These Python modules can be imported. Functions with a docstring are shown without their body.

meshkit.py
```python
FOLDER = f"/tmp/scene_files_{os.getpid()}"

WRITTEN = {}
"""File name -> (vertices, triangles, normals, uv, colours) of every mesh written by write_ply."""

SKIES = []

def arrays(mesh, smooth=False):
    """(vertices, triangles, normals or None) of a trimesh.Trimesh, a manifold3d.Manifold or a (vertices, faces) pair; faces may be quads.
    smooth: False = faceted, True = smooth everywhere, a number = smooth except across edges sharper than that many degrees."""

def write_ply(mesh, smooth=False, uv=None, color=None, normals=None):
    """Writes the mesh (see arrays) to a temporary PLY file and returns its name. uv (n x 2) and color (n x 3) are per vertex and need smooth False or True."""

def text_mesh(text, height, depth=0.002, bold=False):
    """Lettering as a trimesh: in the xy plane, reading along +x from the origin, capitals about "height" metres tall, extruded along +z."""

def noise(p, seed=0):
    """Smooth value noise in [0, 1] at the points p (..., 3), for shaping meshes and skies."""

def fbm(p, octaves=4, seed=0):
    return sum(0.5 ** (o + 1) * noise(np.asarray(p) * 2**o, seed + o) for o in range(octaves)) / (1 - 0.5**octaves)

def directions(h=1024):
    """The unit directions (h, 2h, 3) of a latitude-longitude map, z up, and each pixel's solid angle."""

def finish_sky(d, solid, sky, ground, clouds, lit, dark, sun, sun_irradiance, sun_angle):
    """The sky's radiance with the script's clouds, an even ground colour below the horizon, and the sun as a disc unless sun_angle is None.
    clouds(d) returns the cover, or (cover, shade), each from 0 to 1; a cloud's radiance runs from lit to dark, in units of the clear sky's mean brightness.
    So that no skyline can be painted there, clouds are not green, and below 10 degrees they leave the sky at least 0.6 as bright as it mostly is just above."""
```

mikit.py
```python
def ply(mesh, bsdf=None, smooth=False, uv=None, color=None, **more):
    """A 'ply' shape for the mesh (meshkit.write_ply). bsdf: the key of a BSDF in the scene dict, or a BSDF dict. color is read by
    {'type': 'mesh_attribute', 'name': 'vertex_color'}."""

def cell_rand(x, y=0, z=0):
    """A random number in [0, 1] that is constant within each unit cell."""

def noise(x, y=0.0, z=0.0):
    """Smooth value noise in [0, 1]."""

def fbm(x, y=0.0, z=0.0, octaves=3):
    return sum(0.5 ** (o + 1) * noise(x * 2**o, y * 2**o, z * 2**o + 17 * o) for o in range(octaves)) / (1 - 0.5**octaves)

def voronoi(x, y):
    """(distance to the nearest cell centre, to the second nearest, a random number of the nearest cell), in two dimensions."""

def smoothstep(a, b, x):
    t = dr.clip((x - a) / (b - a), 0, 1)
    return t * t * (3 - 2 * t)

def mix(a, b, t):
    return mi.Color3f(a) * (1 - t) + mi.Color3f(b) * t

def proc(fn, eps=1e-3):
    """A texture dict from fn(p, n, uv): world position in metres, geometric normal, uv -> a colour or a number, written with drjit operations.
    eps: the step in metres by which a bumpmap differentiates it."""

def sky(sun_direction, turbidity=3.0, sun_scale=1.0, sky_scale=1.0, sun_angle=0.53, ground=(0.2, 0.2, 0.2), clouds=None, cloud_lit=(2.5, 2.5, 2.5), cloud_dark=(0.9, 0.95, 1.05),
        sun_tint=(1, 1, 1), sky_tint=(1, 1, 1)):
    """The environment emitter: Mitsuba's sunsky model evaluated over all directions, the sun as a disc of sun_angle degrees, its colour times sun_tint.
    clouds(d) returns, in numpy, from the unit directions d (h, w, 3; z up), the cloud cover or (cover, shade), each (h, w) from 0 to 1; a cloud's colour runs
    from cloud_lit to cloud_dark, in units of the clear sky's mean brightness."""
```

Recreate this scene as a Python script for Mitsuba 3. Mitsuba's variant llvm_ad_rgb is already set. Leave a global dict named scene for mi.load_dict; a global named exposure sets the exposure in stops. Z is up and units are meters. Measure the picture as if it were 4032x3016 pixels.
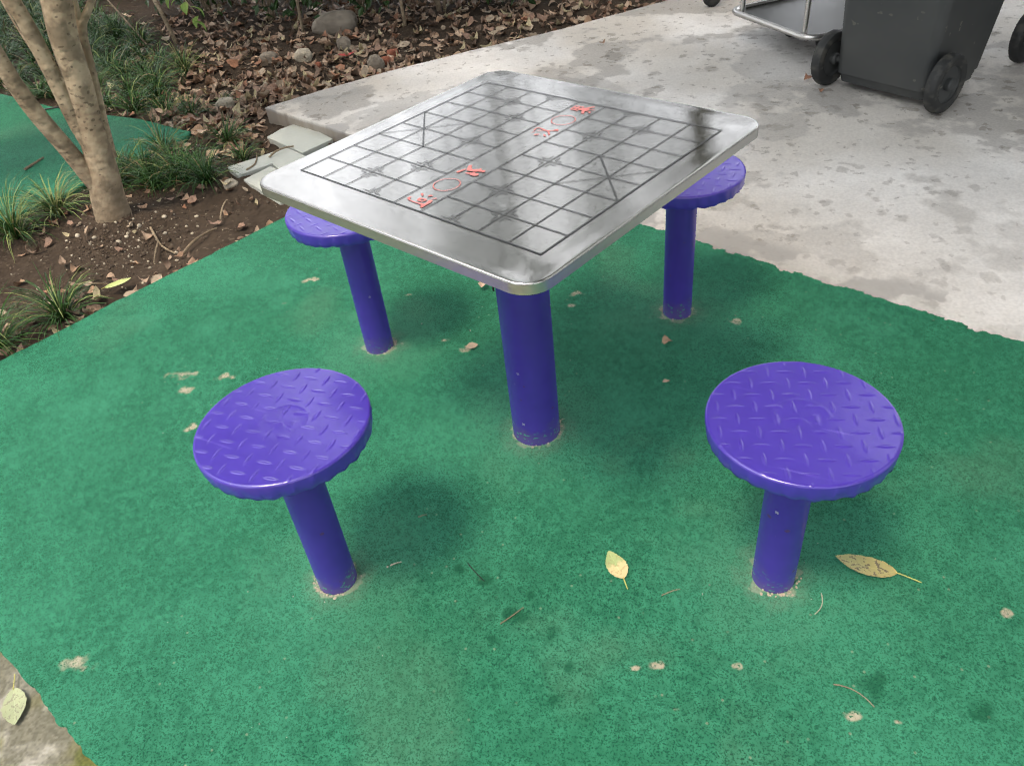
import math, numpy as np, trimesh, mitsuba as mi, drjit as dr, mikit, meshkit
import manifold3d as m3
from shapely.geometry import Polygon, Point, LineString, MultiPolygon, box as sbox
from shapely import affinity, contains_xy, union_all
from mikit import proc, noise, fbm, voronoi, cell_rand, smoothstep, mix
T = mi.ScalarTransform4f
PI = math.pi
rng = np.random.default_rng(7)
scene, labels = {}, {}

# ------------------------------------------------------------------ camera, sky, exposure
CAM = np.array([-0.0482, -1.5005, 1.3783]); PITCH, ROLL = 0.67908, -0.12154
_f = np.array([0, math.cos(PITCH), -math.sin(PITCH)]); _r = np.array([1.0, 0, 0]); _u = np.cross(_r, _f)
_up = -math.sin(ROLL) * _r + math.cos(ROLL) * _u
scene['camera'] = {'type': 'perspective', 'fov': 65.58, 'fov_axis': 'x', 'near_clip': 0.05, 'far_clip': 400.0,
                   'to_world': T().look_at(origin=CAM.tolist(), target=(CAM + _f).tolist(), up=_up.tolist())}
SUN = np.array([-0.30, -0.28, 0.91]); SUN /= np.linalg.norm(SUN)
scene['sky'] = mikit.sky(SUN.tolist(), turbidity=4, sun_scale=0.25, sky_scale=1.7, sun_angle=14, clouds=lambda d: 0.85,
                         cloud_lit=(2.4, 2.4, 2.42), sun_tint=(1.04, 1.0, 0.94))
exposure = 3.0

# ------------------------------------------------------------------ helpers
def lab(key, label=None, cat=None, group=None, kind=None):
    d = labels.setdefault(key, {})
    for k, v in (('label', label), ('category', cat), ('group', group), ('kind', kind)):
        if v: d[k] = v
    return key

def numbered(name):
    if name not in USED: USED[name] = 0; return name
    USED[name] += 1; return '%s_%03d' % (name, USED[name])
USED = {}

def put(key, mesh, bsdf, smooth=False, tw=None, **k):
    d = mikit.ply(mesh, bsdf, smooth=smooth, **k)
    if tw is not None: d['to_world'] = tw
    scene[key] = d
    return d

def cat(ms): return trimesh.util.concatenate([m for m in ms])

def sstep(a, b, x):
    t = np.clip((np.asarray(x, float) - a) / (b - a), 0, 1); return t * t * (3 - 2 * t)

def tube(pts, rad, n=14, caps=True, wob=0.0, seed=0):
    p = np.asarray(pts, float); k = len(p); rad = np.broadcast_to(np.asarray(rad, float), (k,))
    t = np.gradient(p, axis=0); t /= np.linalg.norm(t, axis=1, keepdims=True)
    a = np.array([1.0, 0.13, 0.07]) if abs(t[0][0]) < 0.8 else np.array([0.1, 1.0, 0.05])
    V = []
    for i in range(k):
        a = a - t[i] * (a @ t[i]); a /= np.linalg.norm(a); b = np.cross(t[i], a)
        th = np.arange(n) * 2 * PI / n
        ring = p[i] + rad[i] * (np.cos(th)[:, None] * a + np.sin(th)[:, None] * b)
        V.append(ring)
    V = np.vstack(V)
    if wob:
        c = np.repeat(p, n, 0); d = V - c
        V = c + d * (1 + wob * (meshkit.fbm(V * 9, 3, seed)[:, None] - 0.5) * 2)
    F = []
    for i in range(k - 1):
        for j in range(n):
            q = (i * n + j, i * n + (j + 1) % n, (i + 1) * n + (j + 1) % n, (i + 1) * n + j)
            F += [(q[0], q[1], q[2]), (q[0], q[2], q[3])]
    if caps:
        V = np.vstack([V, p[:1], p[-1:]]); e = len(V)
        for j in range(n):
            F.append((e - 2, (j + 1) % n, j)); F.append((e - 1, (k - 1) * n + j, (k - 1) * n + (j + 1) % n))
    return trimesh.Trimesh(V, F, process=False)

def spline(pts, n):
    p = np.asarray(pts, float); s = np.r_[0, np.cumsum(np.linalg.norm(np.diff(p[:, :3], axis=0), axis=1))]
    from scipy.interpolate import PchipInterpolator
    return PchipInterpolator(s, p)(np.linspace(0, s[-1], n))

def revolve(prof, n=64):
    prof = np.asarray(prof, float); k = len(prof); th = np.arange(n) * 2 * PI / n
    V = np.stack([prof[:, None, 0] * np.cos(th), prof[:, None, 0] * np.sin(th), np.broadcast_to(prof[:, None, 1], (k, n))], -1).reshape(-1, 3)
    F = []
    for i in range(k - 1):
        for j in range(n):
            a, b, c, d = i * n + j, i * n + (j + 1) % n, (i + 1) * n + (j + 1) % n, (i + 1) * n + j
            F += [(a, b, c), (a, c, d)]
    return trimesh.Trimesh(V, F, process=False)

def rough_line(a, b, amp, step, seed, scale=8.0, fine=0.0):
    a, b = np.array(a, float), np.array(b, float); L = np.linalg.norm(b - a); k = max(2, int(L / step))
    t = np.linspace(0, 1, k)[:, None]; p = a + (b - a) * t; nrm = np.array([-(b - a)[1], (b - a)[0]]) / L
    q = np.c_[p * scale, np.zeros(k)]
    w = (meshkit.fbm(q, 3, seed) - 0.5) * 2 * amp
    if fine: w = w + (meshkit.fbm(np.c_[p * 42, np.zeros(k)], 4, seed + 5) - 0.5) * 3.2 * fine * (.25 + 1.5 * meshkit.noise(np.c_[p * 5, np.zeros(k)], seed + 6) ** 2)
    w *= np.minimum(1, np.minimum(np.arange(k), np.arange(k)[::-1]) / 3.0)
    return (p + nrm * w[:, None])[:-1]

def rough_poly(pts, amp, step=0.02, seed=0, scale=8.0, fine=0.0):
    amps = amp if isinstance(amp, (list, tuple)) else [amp] * len(pts)
    fines = fine if isinstance(fine, (list, tuple)) else [fine] * len(pts)
    out = [rough_line(pts[i], pts[(i + 1) % len(pts)], amps[i], step, seed + i * 11, scale, fines[i]) for i in range(len(pts))]
    return Polygon(np.vstack(out)).buffer(0)

def slab(poly, z0, z1, bevel=0.0, drop=0.0):
    """flat-topped slab; with a bevel its upper edge is rounded over"""
    def tri(pl, z):
        v, f = trimesh.creation.triangulate_polygon(pl, engine='earcut'); v = np.asarray(v)
        return trimesh.Trimesh(np.c_[v, np.full(len(v), z)], f, process=False)
    rings = [(0.0, z0), (0.0, z1 - bevel)] if bevel else [(0.0, z0), (0.0, z1)]
    base = np.asarray(poly.exterior.coords)[:-1]
    if not poly.exterior.is_ccw: base = base[::-1]
    k = len(base); d = np.roll(base, -1, 0) - np.roll(base, 1, 0); d /= np.linalg.norm(d, axis=1, keepdims=True) + 1e-12
    inw = np.c_[-d[:, 1], d[:, 0]]
    if bevel: rings += [(bevel * (1 - math.cos(a)), z1 - bevel + bevel * math.sin(a)) for a in (0.5, 1.0, PI / 2)]
    V = np.vstack([np.c_[base + inw * o, np.full(k, z)] for o, z in rings]); F = []
    for r in range(len(rings) - 1):
        for j in range(k):
            a, b = r * k + j, r * k + (j + 1) % k
            F += [(a, b, b + k), (a, b + k, a + k)]
    tp_ = Polygon(base + inw * rings[-1][0]).buffer(0); top = cat([tri(g_, z1) for g_ in getattr(tp_, 'geoms', [tp_])])
    if top.face_normals[:, 2].mean() < 0: top.invert()
    return cat([trimesh.Trimesh(V, F, process=False), top])

def rbox(sx, sy, sz, r, seg=12):
    s = m3.Manifold.sphere(r, seg)
    c = [s.translate([x, y, z]) for x in (-sx / 2 + r, sx / 2 - r) for y in (-sy / 2 + r, sy / 2 - r) for z in (r, sz - r)]
    h = m3.Manifold.batch_hull(c).to_mesh()
    return trimesh.Trimesh(h.vert_properties[:, :3], h.tri_verts, process=False)

# ------------------------------------------------------------------ materials
def bsdf(key, d): scene[key] = d
C = mi.Color3f
WEAR = [(-.88, .39, .035), (-1.02, .43, .045), (-.99, .35, .03), (-.93, .18, .03), (.30, -.71, .014), (.115, -.69, .014), (.155, -.69, .018), (.17, -.78, .010), (-.07, -.62, .010), (.47, -.83, .020),
        (.54, -.85, .010), (-.16, .38, .028), (-.23, .44, .025), (.18, .61, .03), (.16, .54, .022), (-.69, .89, .03), (-1.08, 1.23, .03), (-.76, .76, .02), (.83, -.67, .02), (-1.0, -.53, .04),
        (.41, .42, .03), (.62, .36, .03), (-.35, .72, .025), (-.45, .55, .02)]
DAMP = [(-.15, -.45, .018), (-.11, -.54, .014), (-.09, -.55, .018), (-.15, -.59, .015), (-.03, -.60, .018), (-.01, -.67, .013), (-.04, -.73, .017), (-.15, -.69, .016), (-.21, -.41, .013), (.54, -.78, .028), (.69, -.85, .02), (-.06, -.5, .012)]
BASES = [(-.474, -.397, .0416), (.4325, -.5257, .0416), (-.428, .4524, .0416), (.4667, .4413, .0416), (0, 0, .0595)]

def rubber_color(p, n, uv):
    x, y = p.x, p.y
    cid = noise(x * 75, y * 75, 12)
    g1, g2, gid = voronoi(x * 95 + 7, y * 95)
    wx = x + (noise(x * 160, y * 160, 7) - .5) * 0.0026; wy = y + (noise(x * 160 + 9, y * 160, 7) - .5) * 0.0026
    grain = 0.6 * noise(wx * 400, wy * 400, 1) + 0.4 * noise(wx * 760, wy * 760, 2)
    crumb = smoothstep(0.22, 0.60, grain)
    big = fbm(x * 1.6 + 3, y * 1.6, 0, 4); mid = fbm(x * 9, y * 9, 1, 3)
    c = mix(C(0.009, 0.083, 0.043), C(0.036, 0.204, 0.119), crumb * (0.45 + 0.55 * cid))
    c = mix(c, C(0.062, 0.300, 0.185), smoothstep(0.50, 0.85, mid * 0.45 + big * 0.65) * 0.32 * (0.5 + 0.5 * crumb))
    c = mix(c, C(0.012, 0.130, 0.060), smoothstep(0.52, 0.30, big) * 0.22)
    c = mix(c, c * 0.62, smoothstep(0.60, 0.85, gid) * smoothstep(0.45, 0.15, g1) * 0.5)
    # trodden-in pale dust
    dust = smoothstep(0.60, 0.78, fbm(x * 3.1, y * 3.1, 9, 4)) * (0.35 + 0.65 * crumb)
    c = mix(c, C(0.20, 0.29, 0.20), dust * 0.11)
    v1, v2, vid = voronoi(x * 46, y * 46)
    fleck = smoothstep(0.16, 0.08, v1) * smoothstep(0.955, 0.975, vid) * smoothstep(0.42, 0.6, fbm(x * 4, y * 4, 2, 2))
    c = mix(c, C(0.40, 0.38, 0.29), fleck * 0.3)
    nz = fbm(x * 42, y * 42, 3, 3); nz2 = noise(x * 260, y * 260)
    w = mi.Float(0); q = mi.Float(0)
    for (a, b, r) in WEAR:
        d = dr.sqrt(dr.square((x - a) * 0.75) + dr.square((y - b) * 1.25)) / r
        w = dr.maximum(w, smoothstep(0.62, 0.05, d + (nz - 0.5) * 1.5) * smoothstep(0.15, 0.6, nz2 * 0.7 + crumb * 0.4))
    for (a, b, r) in DAMP:
        d = dr.sqrt(dr.square(x - a) + dr.square(y - b)) / r
        q = dr.maximum(q, smoothstep(1.2, 0.3, d + (nz - 0.5) * 2.0))
    c = mix(c, mix(C(0.34, 0.29, 0.22), C(0.50, 0.43, 0.34), nz2), w * 0.75)
    c = mix(c, C(0.006, 0.070, 0.034), q * 0.75)
    for (a, b, r) in BASES:
        d = dr.sqrt(dr.square(x - a) + dr.square(y - b))
        c = mix(c, C(0.070, 0.245, 0.150), smoothstep(0.26, 0.06, d + (nz - 0.5) * 0.12 + (mid - .5) * .2) * 0.42 * (0.4 + 0.6 * crumb))
        ring = smoothstep(r + 0.055, r + 0.004, d + (nz - 0.5) * 0.05)
        c = mix(c, C(0.22, 0.24, 0.18), ring * 0.24 * (0.45 + 0.55 * nz2))
        c = mix(c, C(0.55, 0.49, 0.40), smoothstep(r + 0.010, r + 0.002, d + (nz - 0.5) * 0.050) * 0.24)
    return c
def rubber_bump(p, n, uv):
    x, y = p.x, p.y
    wx = x + (noise(x * 160, y * 160, 7) - .5) * 0.0026; wy = y + (noise(x * 160 + 9, y * 160, 7) - .5) * 0.0026
    return 0.62 * noise(wx * 380, wy * 380, 1) + 0.38 * noise(wx * 700, wy * 700, 2) + 0.4 * noise(x * 80, y * 80)
bsdf('rubber', {'type': 'bumpmap', 'arbitrary': proc(rubber_bump, 6e-4), 'scale': 0.0018,
                'bsdf': {'type': 'principled', 'base_color': proc(rubber_color), 'roughness': 0.75, 'specular': 0.14}})

def conc_color(p, n, uv):
    x, y = p.x, p.y
    far = smoothstep(0.6, 2.2, y + 0.2 * x)
    big = fbm(x * 1.3, y * 1.3, 4, 4); m = fbm(x * 4.2 + 9, y * 4.2, 1, 4); s = fbm(x * 22, y * 22, 2, 3)
    c = mix(C(0.545, 0.53, 0.51), C(0.645, 0.63, 0.61), smoothstep(0.30, 0.75, m + (s - .5) * .15))
    c = mix(c, C(0.42, 0.385, 0.335), smoothstep(0.46, 0.72, big + far * 0.12) * (0.35 + 0.3 * far))
    c = mix(c, C(0.29, 0.275, 0.255), smoothstep(0.560 - 0.02 * far, 0.640 - 0.02 * far, fbm(x * 3.0 + 4, y * 3.0 + 2, 6, 5) + (s - .5) * .12) * (0.35 + 0.35 * far))
    # dark rain-spot like blotches
    for (sc, off, th, k) in ((5.0, 0.0, 0.66, .55), (11.0, 3.7, 0.62, .65), (24.0, 8.1, 0.68, .6)):
        xx = x * sc + off + (fbm(x * sc * 3.4, y * sc * 3.4, off, 3) - .5) * 0.75; yy = y * sc + off + (fbm(x * sc * 3.4 + 5, y * sc * 3.4, off, 3) - .5) * 0.75
        d, d2, cid = voronoi(xx, yy)
        rr = (cid - th) / (1 - th) * 0.40
        c = mix(c, c * C(0.50, 0.485, 0.465), smoothstep(rr, rr * 0.5, d) * smoothstep(0.0, 0.05, rr) * k * (0.6 + 0.4 * far))
    pat = fbm(x * 2.1 + 31, y * 2.1 + 12, 3, 5) + (s - .5) * .10
    c = mix(c, C(0.275, 0.265, 0.25), smoothstep(0.575, 0.615, pat) * 0.42 * far)
    c = c * (0.92 + 0.16 * noise(x * 160, y * 160))
    edge = (x + 0.655) * 0.7071 * 1.02 + (y - 2.215) * 0.7071          # distance from the coated edge
    c = mix(c, C(0.36, 0.35, 0.335), smoothstep(0.10, 0.02, edge + (fbm(x * 14, y * 14, 8, 3) - .5) * .22) * 0.15)
    c = mix(c, C(0.30, 0.29, 0.28), smoothstep(0.12, 0.03, edge) * smoothstep(0.54, 0.60, fbm(x * 7 + 40, y * 7, 8, 4)) * 0.7)
    c = mix(c, C(0.23, 0.20, 0.165), smoothstep(-0.004, -0.02, p.z) * (0.55 + 0.45 * s))
    return c
bsdf('concrete', {'type': 'bumpmap', 'arbitrary': proc(lambda p, n, uv: fbm(p.x * 60, p.y * 60, p.z * 60, 3), 1e-3), 'scale': 0.0022,
                  'bsdf': {'type': 'principled', 'base_color': proc(conc_color), 'roughness': 0.8, 'specular': 0.3}})

def kerb_color(p, n, uv):
    x, y = p.x, p.y
    a = fbm(x * 7, y * 7, 0, 4); b = fbm(x * 17 + 3, y * 17, 1, 4); s = noise(x * 210, y * 210)
    c = mix(C(0.155, 0.150, 0.115), C(0.31, 0.302, 0.265), smoothstep(0.4, 0.65, b))
    c = mix(c, C(0.15, 0.145, 0.045), smoothstep(0.42, 0.58, a) * 0.8)
    c = mix(c, C(0.095, 0.105, 0.03), smoothstep(0.58, 0.70, fbm(x * 11 + 8, y * 11, 5, 4)) * 0.8)
    return c * (0.75 + 0.5 * s)
bsdf('mossy', {'type': 'bumpmap', 'arbitrary': proc(lambda p, n, uv: fbm(p.x * 45, p.y * 45, 0, 4), 1e-3), 'scale': 0.004,
               'bsdf': {'type': 'principled', 'base_color': proc(kerb_color), 'roughness': 0.9, 'specular': 0.2}})

def soil_color(p, n, uv):
    x, y = p.x, p.y
    a = fbm(x * 5, y * 5, 0, 4); b = fbm(x * 60, y * 60, 1, 3)
    c = mix(C(0.026, 0.019, 0.014), C(0.072, 0.054, 0.040), a * 0.6 + b * 0.4)
    peb = smoothstep(0.955, 0.975, cell_rand(dr.floor(x * 110 + noise(x * 50, y * 50) * 2), dr.floor(y * 110), 2))
    return mix(c, C(0.26, 0.22, 0.17), peb * 0.22)
bsdf('soil', {'type': 'bumpmap', 'arbitrary': proc(lambda p, n, uv: fbm(p.x * 60, p.y * 60, 0, 4), 1e-3), 'scale': 0.016,
              'bsdf': {'type': 'principled', 'base_color': proc(soil_color), 'roughness': 0.95, 'specular': 0.15}})
bsdf('far_soil', {'type': 'principled', 'base_color': {'type': 'rgb', 'value': [0.09, 0.075, 0.05]}, 'roughness': 0.95, 'specular': 0.1})

STEEL_ETA = dict(eta={'type': 'rgb', 'value': [2.75, 2.62, 2.45]}, k={'type': 'rgb', 'value': [3.65, 3.45, 3.2]})
def sc_rough(p, n, uv): return 0.006 + 0.005 * fbm(uv.x * 9, uv.y * 9, 0, 3)
def sc_rough2(p, n, uv): return 0.082 + 0.022 * fbm(uv.x * 9 + 4, uv.y * 9, 0, 3)
bsdf('steel_top', {'type': 'twosided', 'b': {'type': 'roughconductor', 'distribution': 'ggx', 'alpha_u': proc(sc_rough), 'alpha_v': proc(sc_rough2), **STEEL_ETA}})
bsdf('steel_edge', {'type': 'twosided', 'b': {'type': 'roughconductor', 'distribution': 'ggx', 'alpha': 0.16, **STEEL_ETA}})
bsdf('chrome', {'type': 'roughconductor', 'distribution': 'ggx', 'alpha': 0.10, **STEEL_ETA})
bsdf('tray_steel', {'type': 'twosided', 'b': {'type': 'principled', 'base_color': {'type': 'rgb', 'value': [.13, .13, .127]}, 'metallic': 1.0, 'roughness': .3}})

def purple(p, n, uv):
    a = fbm(p.x * 30, p.y * 30, p.z * 30, 3); s = noise(p.x * 300, p.y * 300, p.z * 300)
    c = mix(C(0.039, 0.019, 0.235), C(0.047, 0.024, 0.27), a)
    low = smoothstep(0.075, 0.0, p.z + (a - 0.5) * 0.10)
    c = mix(c, C(0.11, 0.09, 0.16), low * 0.45)
    c = mix(c, C(0.05, 0.26, 0.16), low * smoothstep(0.62, 0.75, fbm(p.x * 120, p.y * 120, p.z * 160, 2)) * 0.9)
    chip = smoothstep(0.9955, 0.998, cell_rand(dr.floor(p.x * 170), dr.floor(p.y * 170), dr.floor(p.z * 170))) * smoothstep(0.5, 0.6, fbm(p.x * 9, p.y * 9, p.z * 9, 2)) * smoothstep(0.43, 0.40, p.z)
    c = mix(c, C(0.34, 0.32, 0.42), chip * 0.7)
    rust = smoothstep(0.87, 0.91, fbm(p.x * 46, p.y * 46, p.z * 46, 2)) * smoothstep(0.43, 0.41, p.z)
    return mix(c, C(0.08, 0.035, 0.10), rust * .8)
bsdf('purple', {'type': 'principled', 'base_color': proc(purple), 'roughness': 0.34, 'specular': 0.55, 'clearcoat': 0.4, 'clearcoat_gloss': 0.85})
def purple_seat(p, n, uv):
    a = fbm(p.x * 26, p.y * 26, p.z * 26, 3)
    c = mix(C(0.044, 0.024, 0.29), C(0.053, 0.031, 0.335), a)
    sc = smoothstep(0.74, 0.82, fbm(p.x * 36 + p.y * 60, p.y * 14, p.z * 20, 3))
    return mix(c, C(0.14, 0.11, 0.48), sc * 0.3)
def seat_rough(p, n, uv): return 0.17 + 0.13 * fbm(p.x * 14, p.y * 14, p.z * 14, 3)
bsdf('purple_seat', {'type': 'principled', 'base_color': proc(purple_seat), 'roughness': proc(seat_rough), 'specular': 0.6, 'clearcoat': 0.8, 'clearcoat_gloss': 0.9})
bsdf('print_black', {'type': 'principled', 'base_color': {'type': 'rgb', 'value': [0.022, 0.025, 0.026]}, 'roughness': 0.4, 'specular': 0.5})
bsdf('print_red', {'type': 'principled', 'base_color': {'type': 'rgb', 'value': [0.50, 0.15, 0.14]}, 'roughness': 0.45, 'specular': 0.4})
bsdf('white_plastic', {'type': 'principled', 'base_color': {'type': 'rgb', 'value': [0.72, 0.71, 0.68]}, 'roughness': 0.4})
bsdf('black_iron', {'type': 'principled', 'base_color': {'type': 'rgb', 'value': [0.015, 0.014, 0.014]}, 'roughness': 0.5})
bsdf('grout', {'type': 'principled', 'base_color': {'type': 'rgb', 'value': [0.38, 0.34, 0.27]}, 'roughness': 0.95, 'specular': 0.2})
bsdf('brick_red', {'type': 'principled', 'base_color': {'type': 'rgb', 'value': [0.25, 0.095, 0.06]}, 'roughness': 0.9, 'specular': 0.2})

def bark_color(p, n, uv):
    z = p.z; x = p.x * 1.0; y = p.y
    a = fbm(x * 9, y * 9, z * 5, 4); b = fbm(x * 40, y * 40, z * 55, 3)
    c = mix(C(0.24, 0.18, 0.12), C(0.37, 0.30, 0.21), smoothstep(0.32, 0.66, a * 0.6 + b * 0.4))
    c = mix(c, C(0.105, 0.082, 0.056), smoothstep(0.47, 0.62, fbm(x * 16 + 3, y * 16, z * 14, 4)) * 0.62)
    cs = 42.0
    len_ = smoothstep(0.70, 0.80, noise(x * cs * 1.7 + 2 * a, y * cs * 1.7, z * cs * 2.3 + 3 * a) * 0.70 + 0.30 * noise(x * 9, y * 9, z * 7))
    c = mix(c, C(0.055, 0.040, 0.026), len_ * 0.6)
    rg = smoothstep(0.76, 0.90, noise(x * 6, y * 6, z * 30 + (x + y) * 9 + 4 * a)) * smoothstep(.4, .6, noise(x * 8, y * 8, z * 6))
    c = mix(c, c * 0.55, rg * 0.75)
    low = smoothstep(0.24, 0.02, z)
    c = mix(c, mix(C(0.10, 0.075, 0.048), C(0.23, 0.185, 0.13), b), low * 0.6)
    return c
def bark_bump(p, n, uv): return fbm(p.x * 45, p.y * 45, p.z * 70, 3) + 0.5 * fbm(p.x * 14, p.y * 14, p.z * 20, 3)
bsdf('bark', {'type': 'bumpmap', 'arbitrary': proc(bark_bump, 8e-4), 'scale': 0.006,
              'bsdf': {'type': 'principled', 'base_color': proc(bark_color), 'roughness': 0.85, 'specular': 0.25}})
VC = {'type': 'mesh_attribute', 'name': 'vertex_color'}
bsdf('dry_leaf', {'type': 'twosided', 'b': {'type': 'principled', 'base_color': VC, 'roughness': 0.65, 'specular': 0.3}})
bsdf('blade', {'type': 'twosided', 'b': {'type': 'principled', 'base_color': VC, 'roughness': 0.48, 'specular': 0.25}})
bsdf('pebble', {'type': 'principled', 'base_color': VC, 'roughness': 0.8, 'specular': 0.3})
bsdf('canopy', {'type': 'twosided', 'b': {'type': 'principled', 'base_color': VC, 'roughness': 0.45, 'specular': 0.5}})
bsdf('lit_leaf', {'type': 'principledthin', 'base_color': {'type': 'rgb', 'value': [0.24, 0.36, 0.11]}, 'roughness': 0.4, 'diff_trans': 0.8, 'spec_trans': 0.0})

def leaf_mat(key, a, b, spot, sp):
    def f(p, n, uv):
        t = smoothstep(0.42, 0.62, uv.x + (fbm(uv.x * 6, uv.y * 6, 1, 2) - .5) * .25)
        c = mix(C(*a), C(*b), t)
        vein = smoothstep(0.035, 0.01, dr.abs(uv.y - 0.5)) * 0.4 + smoothstep(0.10, 0.03, dr.abs(dr.abs(uv.y - .5) * 0.9 - (uv.x * 7 - dr.floor(uv.x * 7)) * 0.5)) * 0.1
        c = mix(c, c * 1.35, vein)
        m = smoothstep(0.60, 0.70, fbm(uv.x * 26, uv.y * 13, 5, 2)) * smoothstep(0.02, 0.2, uv.x)
        return mix(c, C(*spot), m * sp)
    bsdf(key, {'type': 'twosided', 'b': {'type': 'principled', 'base_color': proc(f), 'roughness': 0.5, 'specular': 0.4}})
leaf_mat('leaf_yellow', (0.58, 0.50, 0.27), (0.33, 0.41, 0.18), (0.30, 0.20, 0.09), 0.35)
leaf_mat('leaf_spotted', (0.40, 0.36, 0.15), (0.38, 0.36, 0.16), (0.13, 0.11, 0.085), 0.85)
leaf_mat('leaf_pale', (0.33, 0.37, 0.22), (0.30, 0.34, 0.20), (0.19, 0.16, 0.13), 0.6)

leaf_mat('leaf_lime', (0.38, 0.45, 0.16), (0.40, 0.46, 0.18), (0.30, 0.28, 0.12), 0.3)
def tile_color(p, n, uv):
    a = fbm(p.x * 6, p.y * 6, 0, 4); b = noise(p.x * 120, p.y * 120)
    return mix(C(0.36, 0.385, 0.355), C(0.47, 0.49, 0.45), a * 0.8 + b * 0.2)
bsdf('tile', {'type': 'bumpmap', 'arbitrary': proc(lambda p, n, uv: fbm(p.x * 50, p.y * 50, 0, 3), 1e-3), 'scale': 0.0015,
              'bsdf': {'type': 'principled', 'base_color': proc(tile_color), 'roughness': 0.7, 'specular': 0.35}})
def bin_color(p, n, uv):
    a = fbm(p.x * 5, p.y * 5, p.z * 5, 4); s = fbm(p.x * 34, p.y * 34, p.z * 34, 3)
    c = mix(C(0.028, 0.032, 0.034), C(0.046, 0.050, 0.051), a)
    c = mix(c, C(0.075, 0.070, 0.058), smoothstep(0.55, 0.1, p.z) * 0.35 * a)
    sc = smoothstep(0.72, 0.78, s) * smoothstep(0.5, 0.62, fbm(p.x * 8, p.y * 8, p.z * 8, 2)) * smoothstep(0.5, 0.3, p.z)
    return mix(c, C(0.15, 0.145, 0.11), sc * 0.45)
bsdf('bin_plastic', {'type': 'principled', 'base_color': proc(bin_color), 'roughness': 0.5, 'specular': 0.45})
def tyre_color(p, n, uv):
    a = fbm(p.x * 30, p.y * 30, p.z * 30, 3)
    return mix(C(0.022, 0.023, 0.023), C(0.060, 0.058, 0.050), smoothstep(0.45, 0.8, a))
bsdf('tyre', {'type': 'principled', 'base_color': proc(tyre_color), 'roughness': 0.6, 'specular': 0.35})
def stone_color(p, n, uv):
    a = fbm(p.x * 22, p.y * 22, p.z * 22, 4)
    return mix(C(0.13, 0.11, 0.09), C(0.29, 0.255, 0.21), a)
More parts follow.
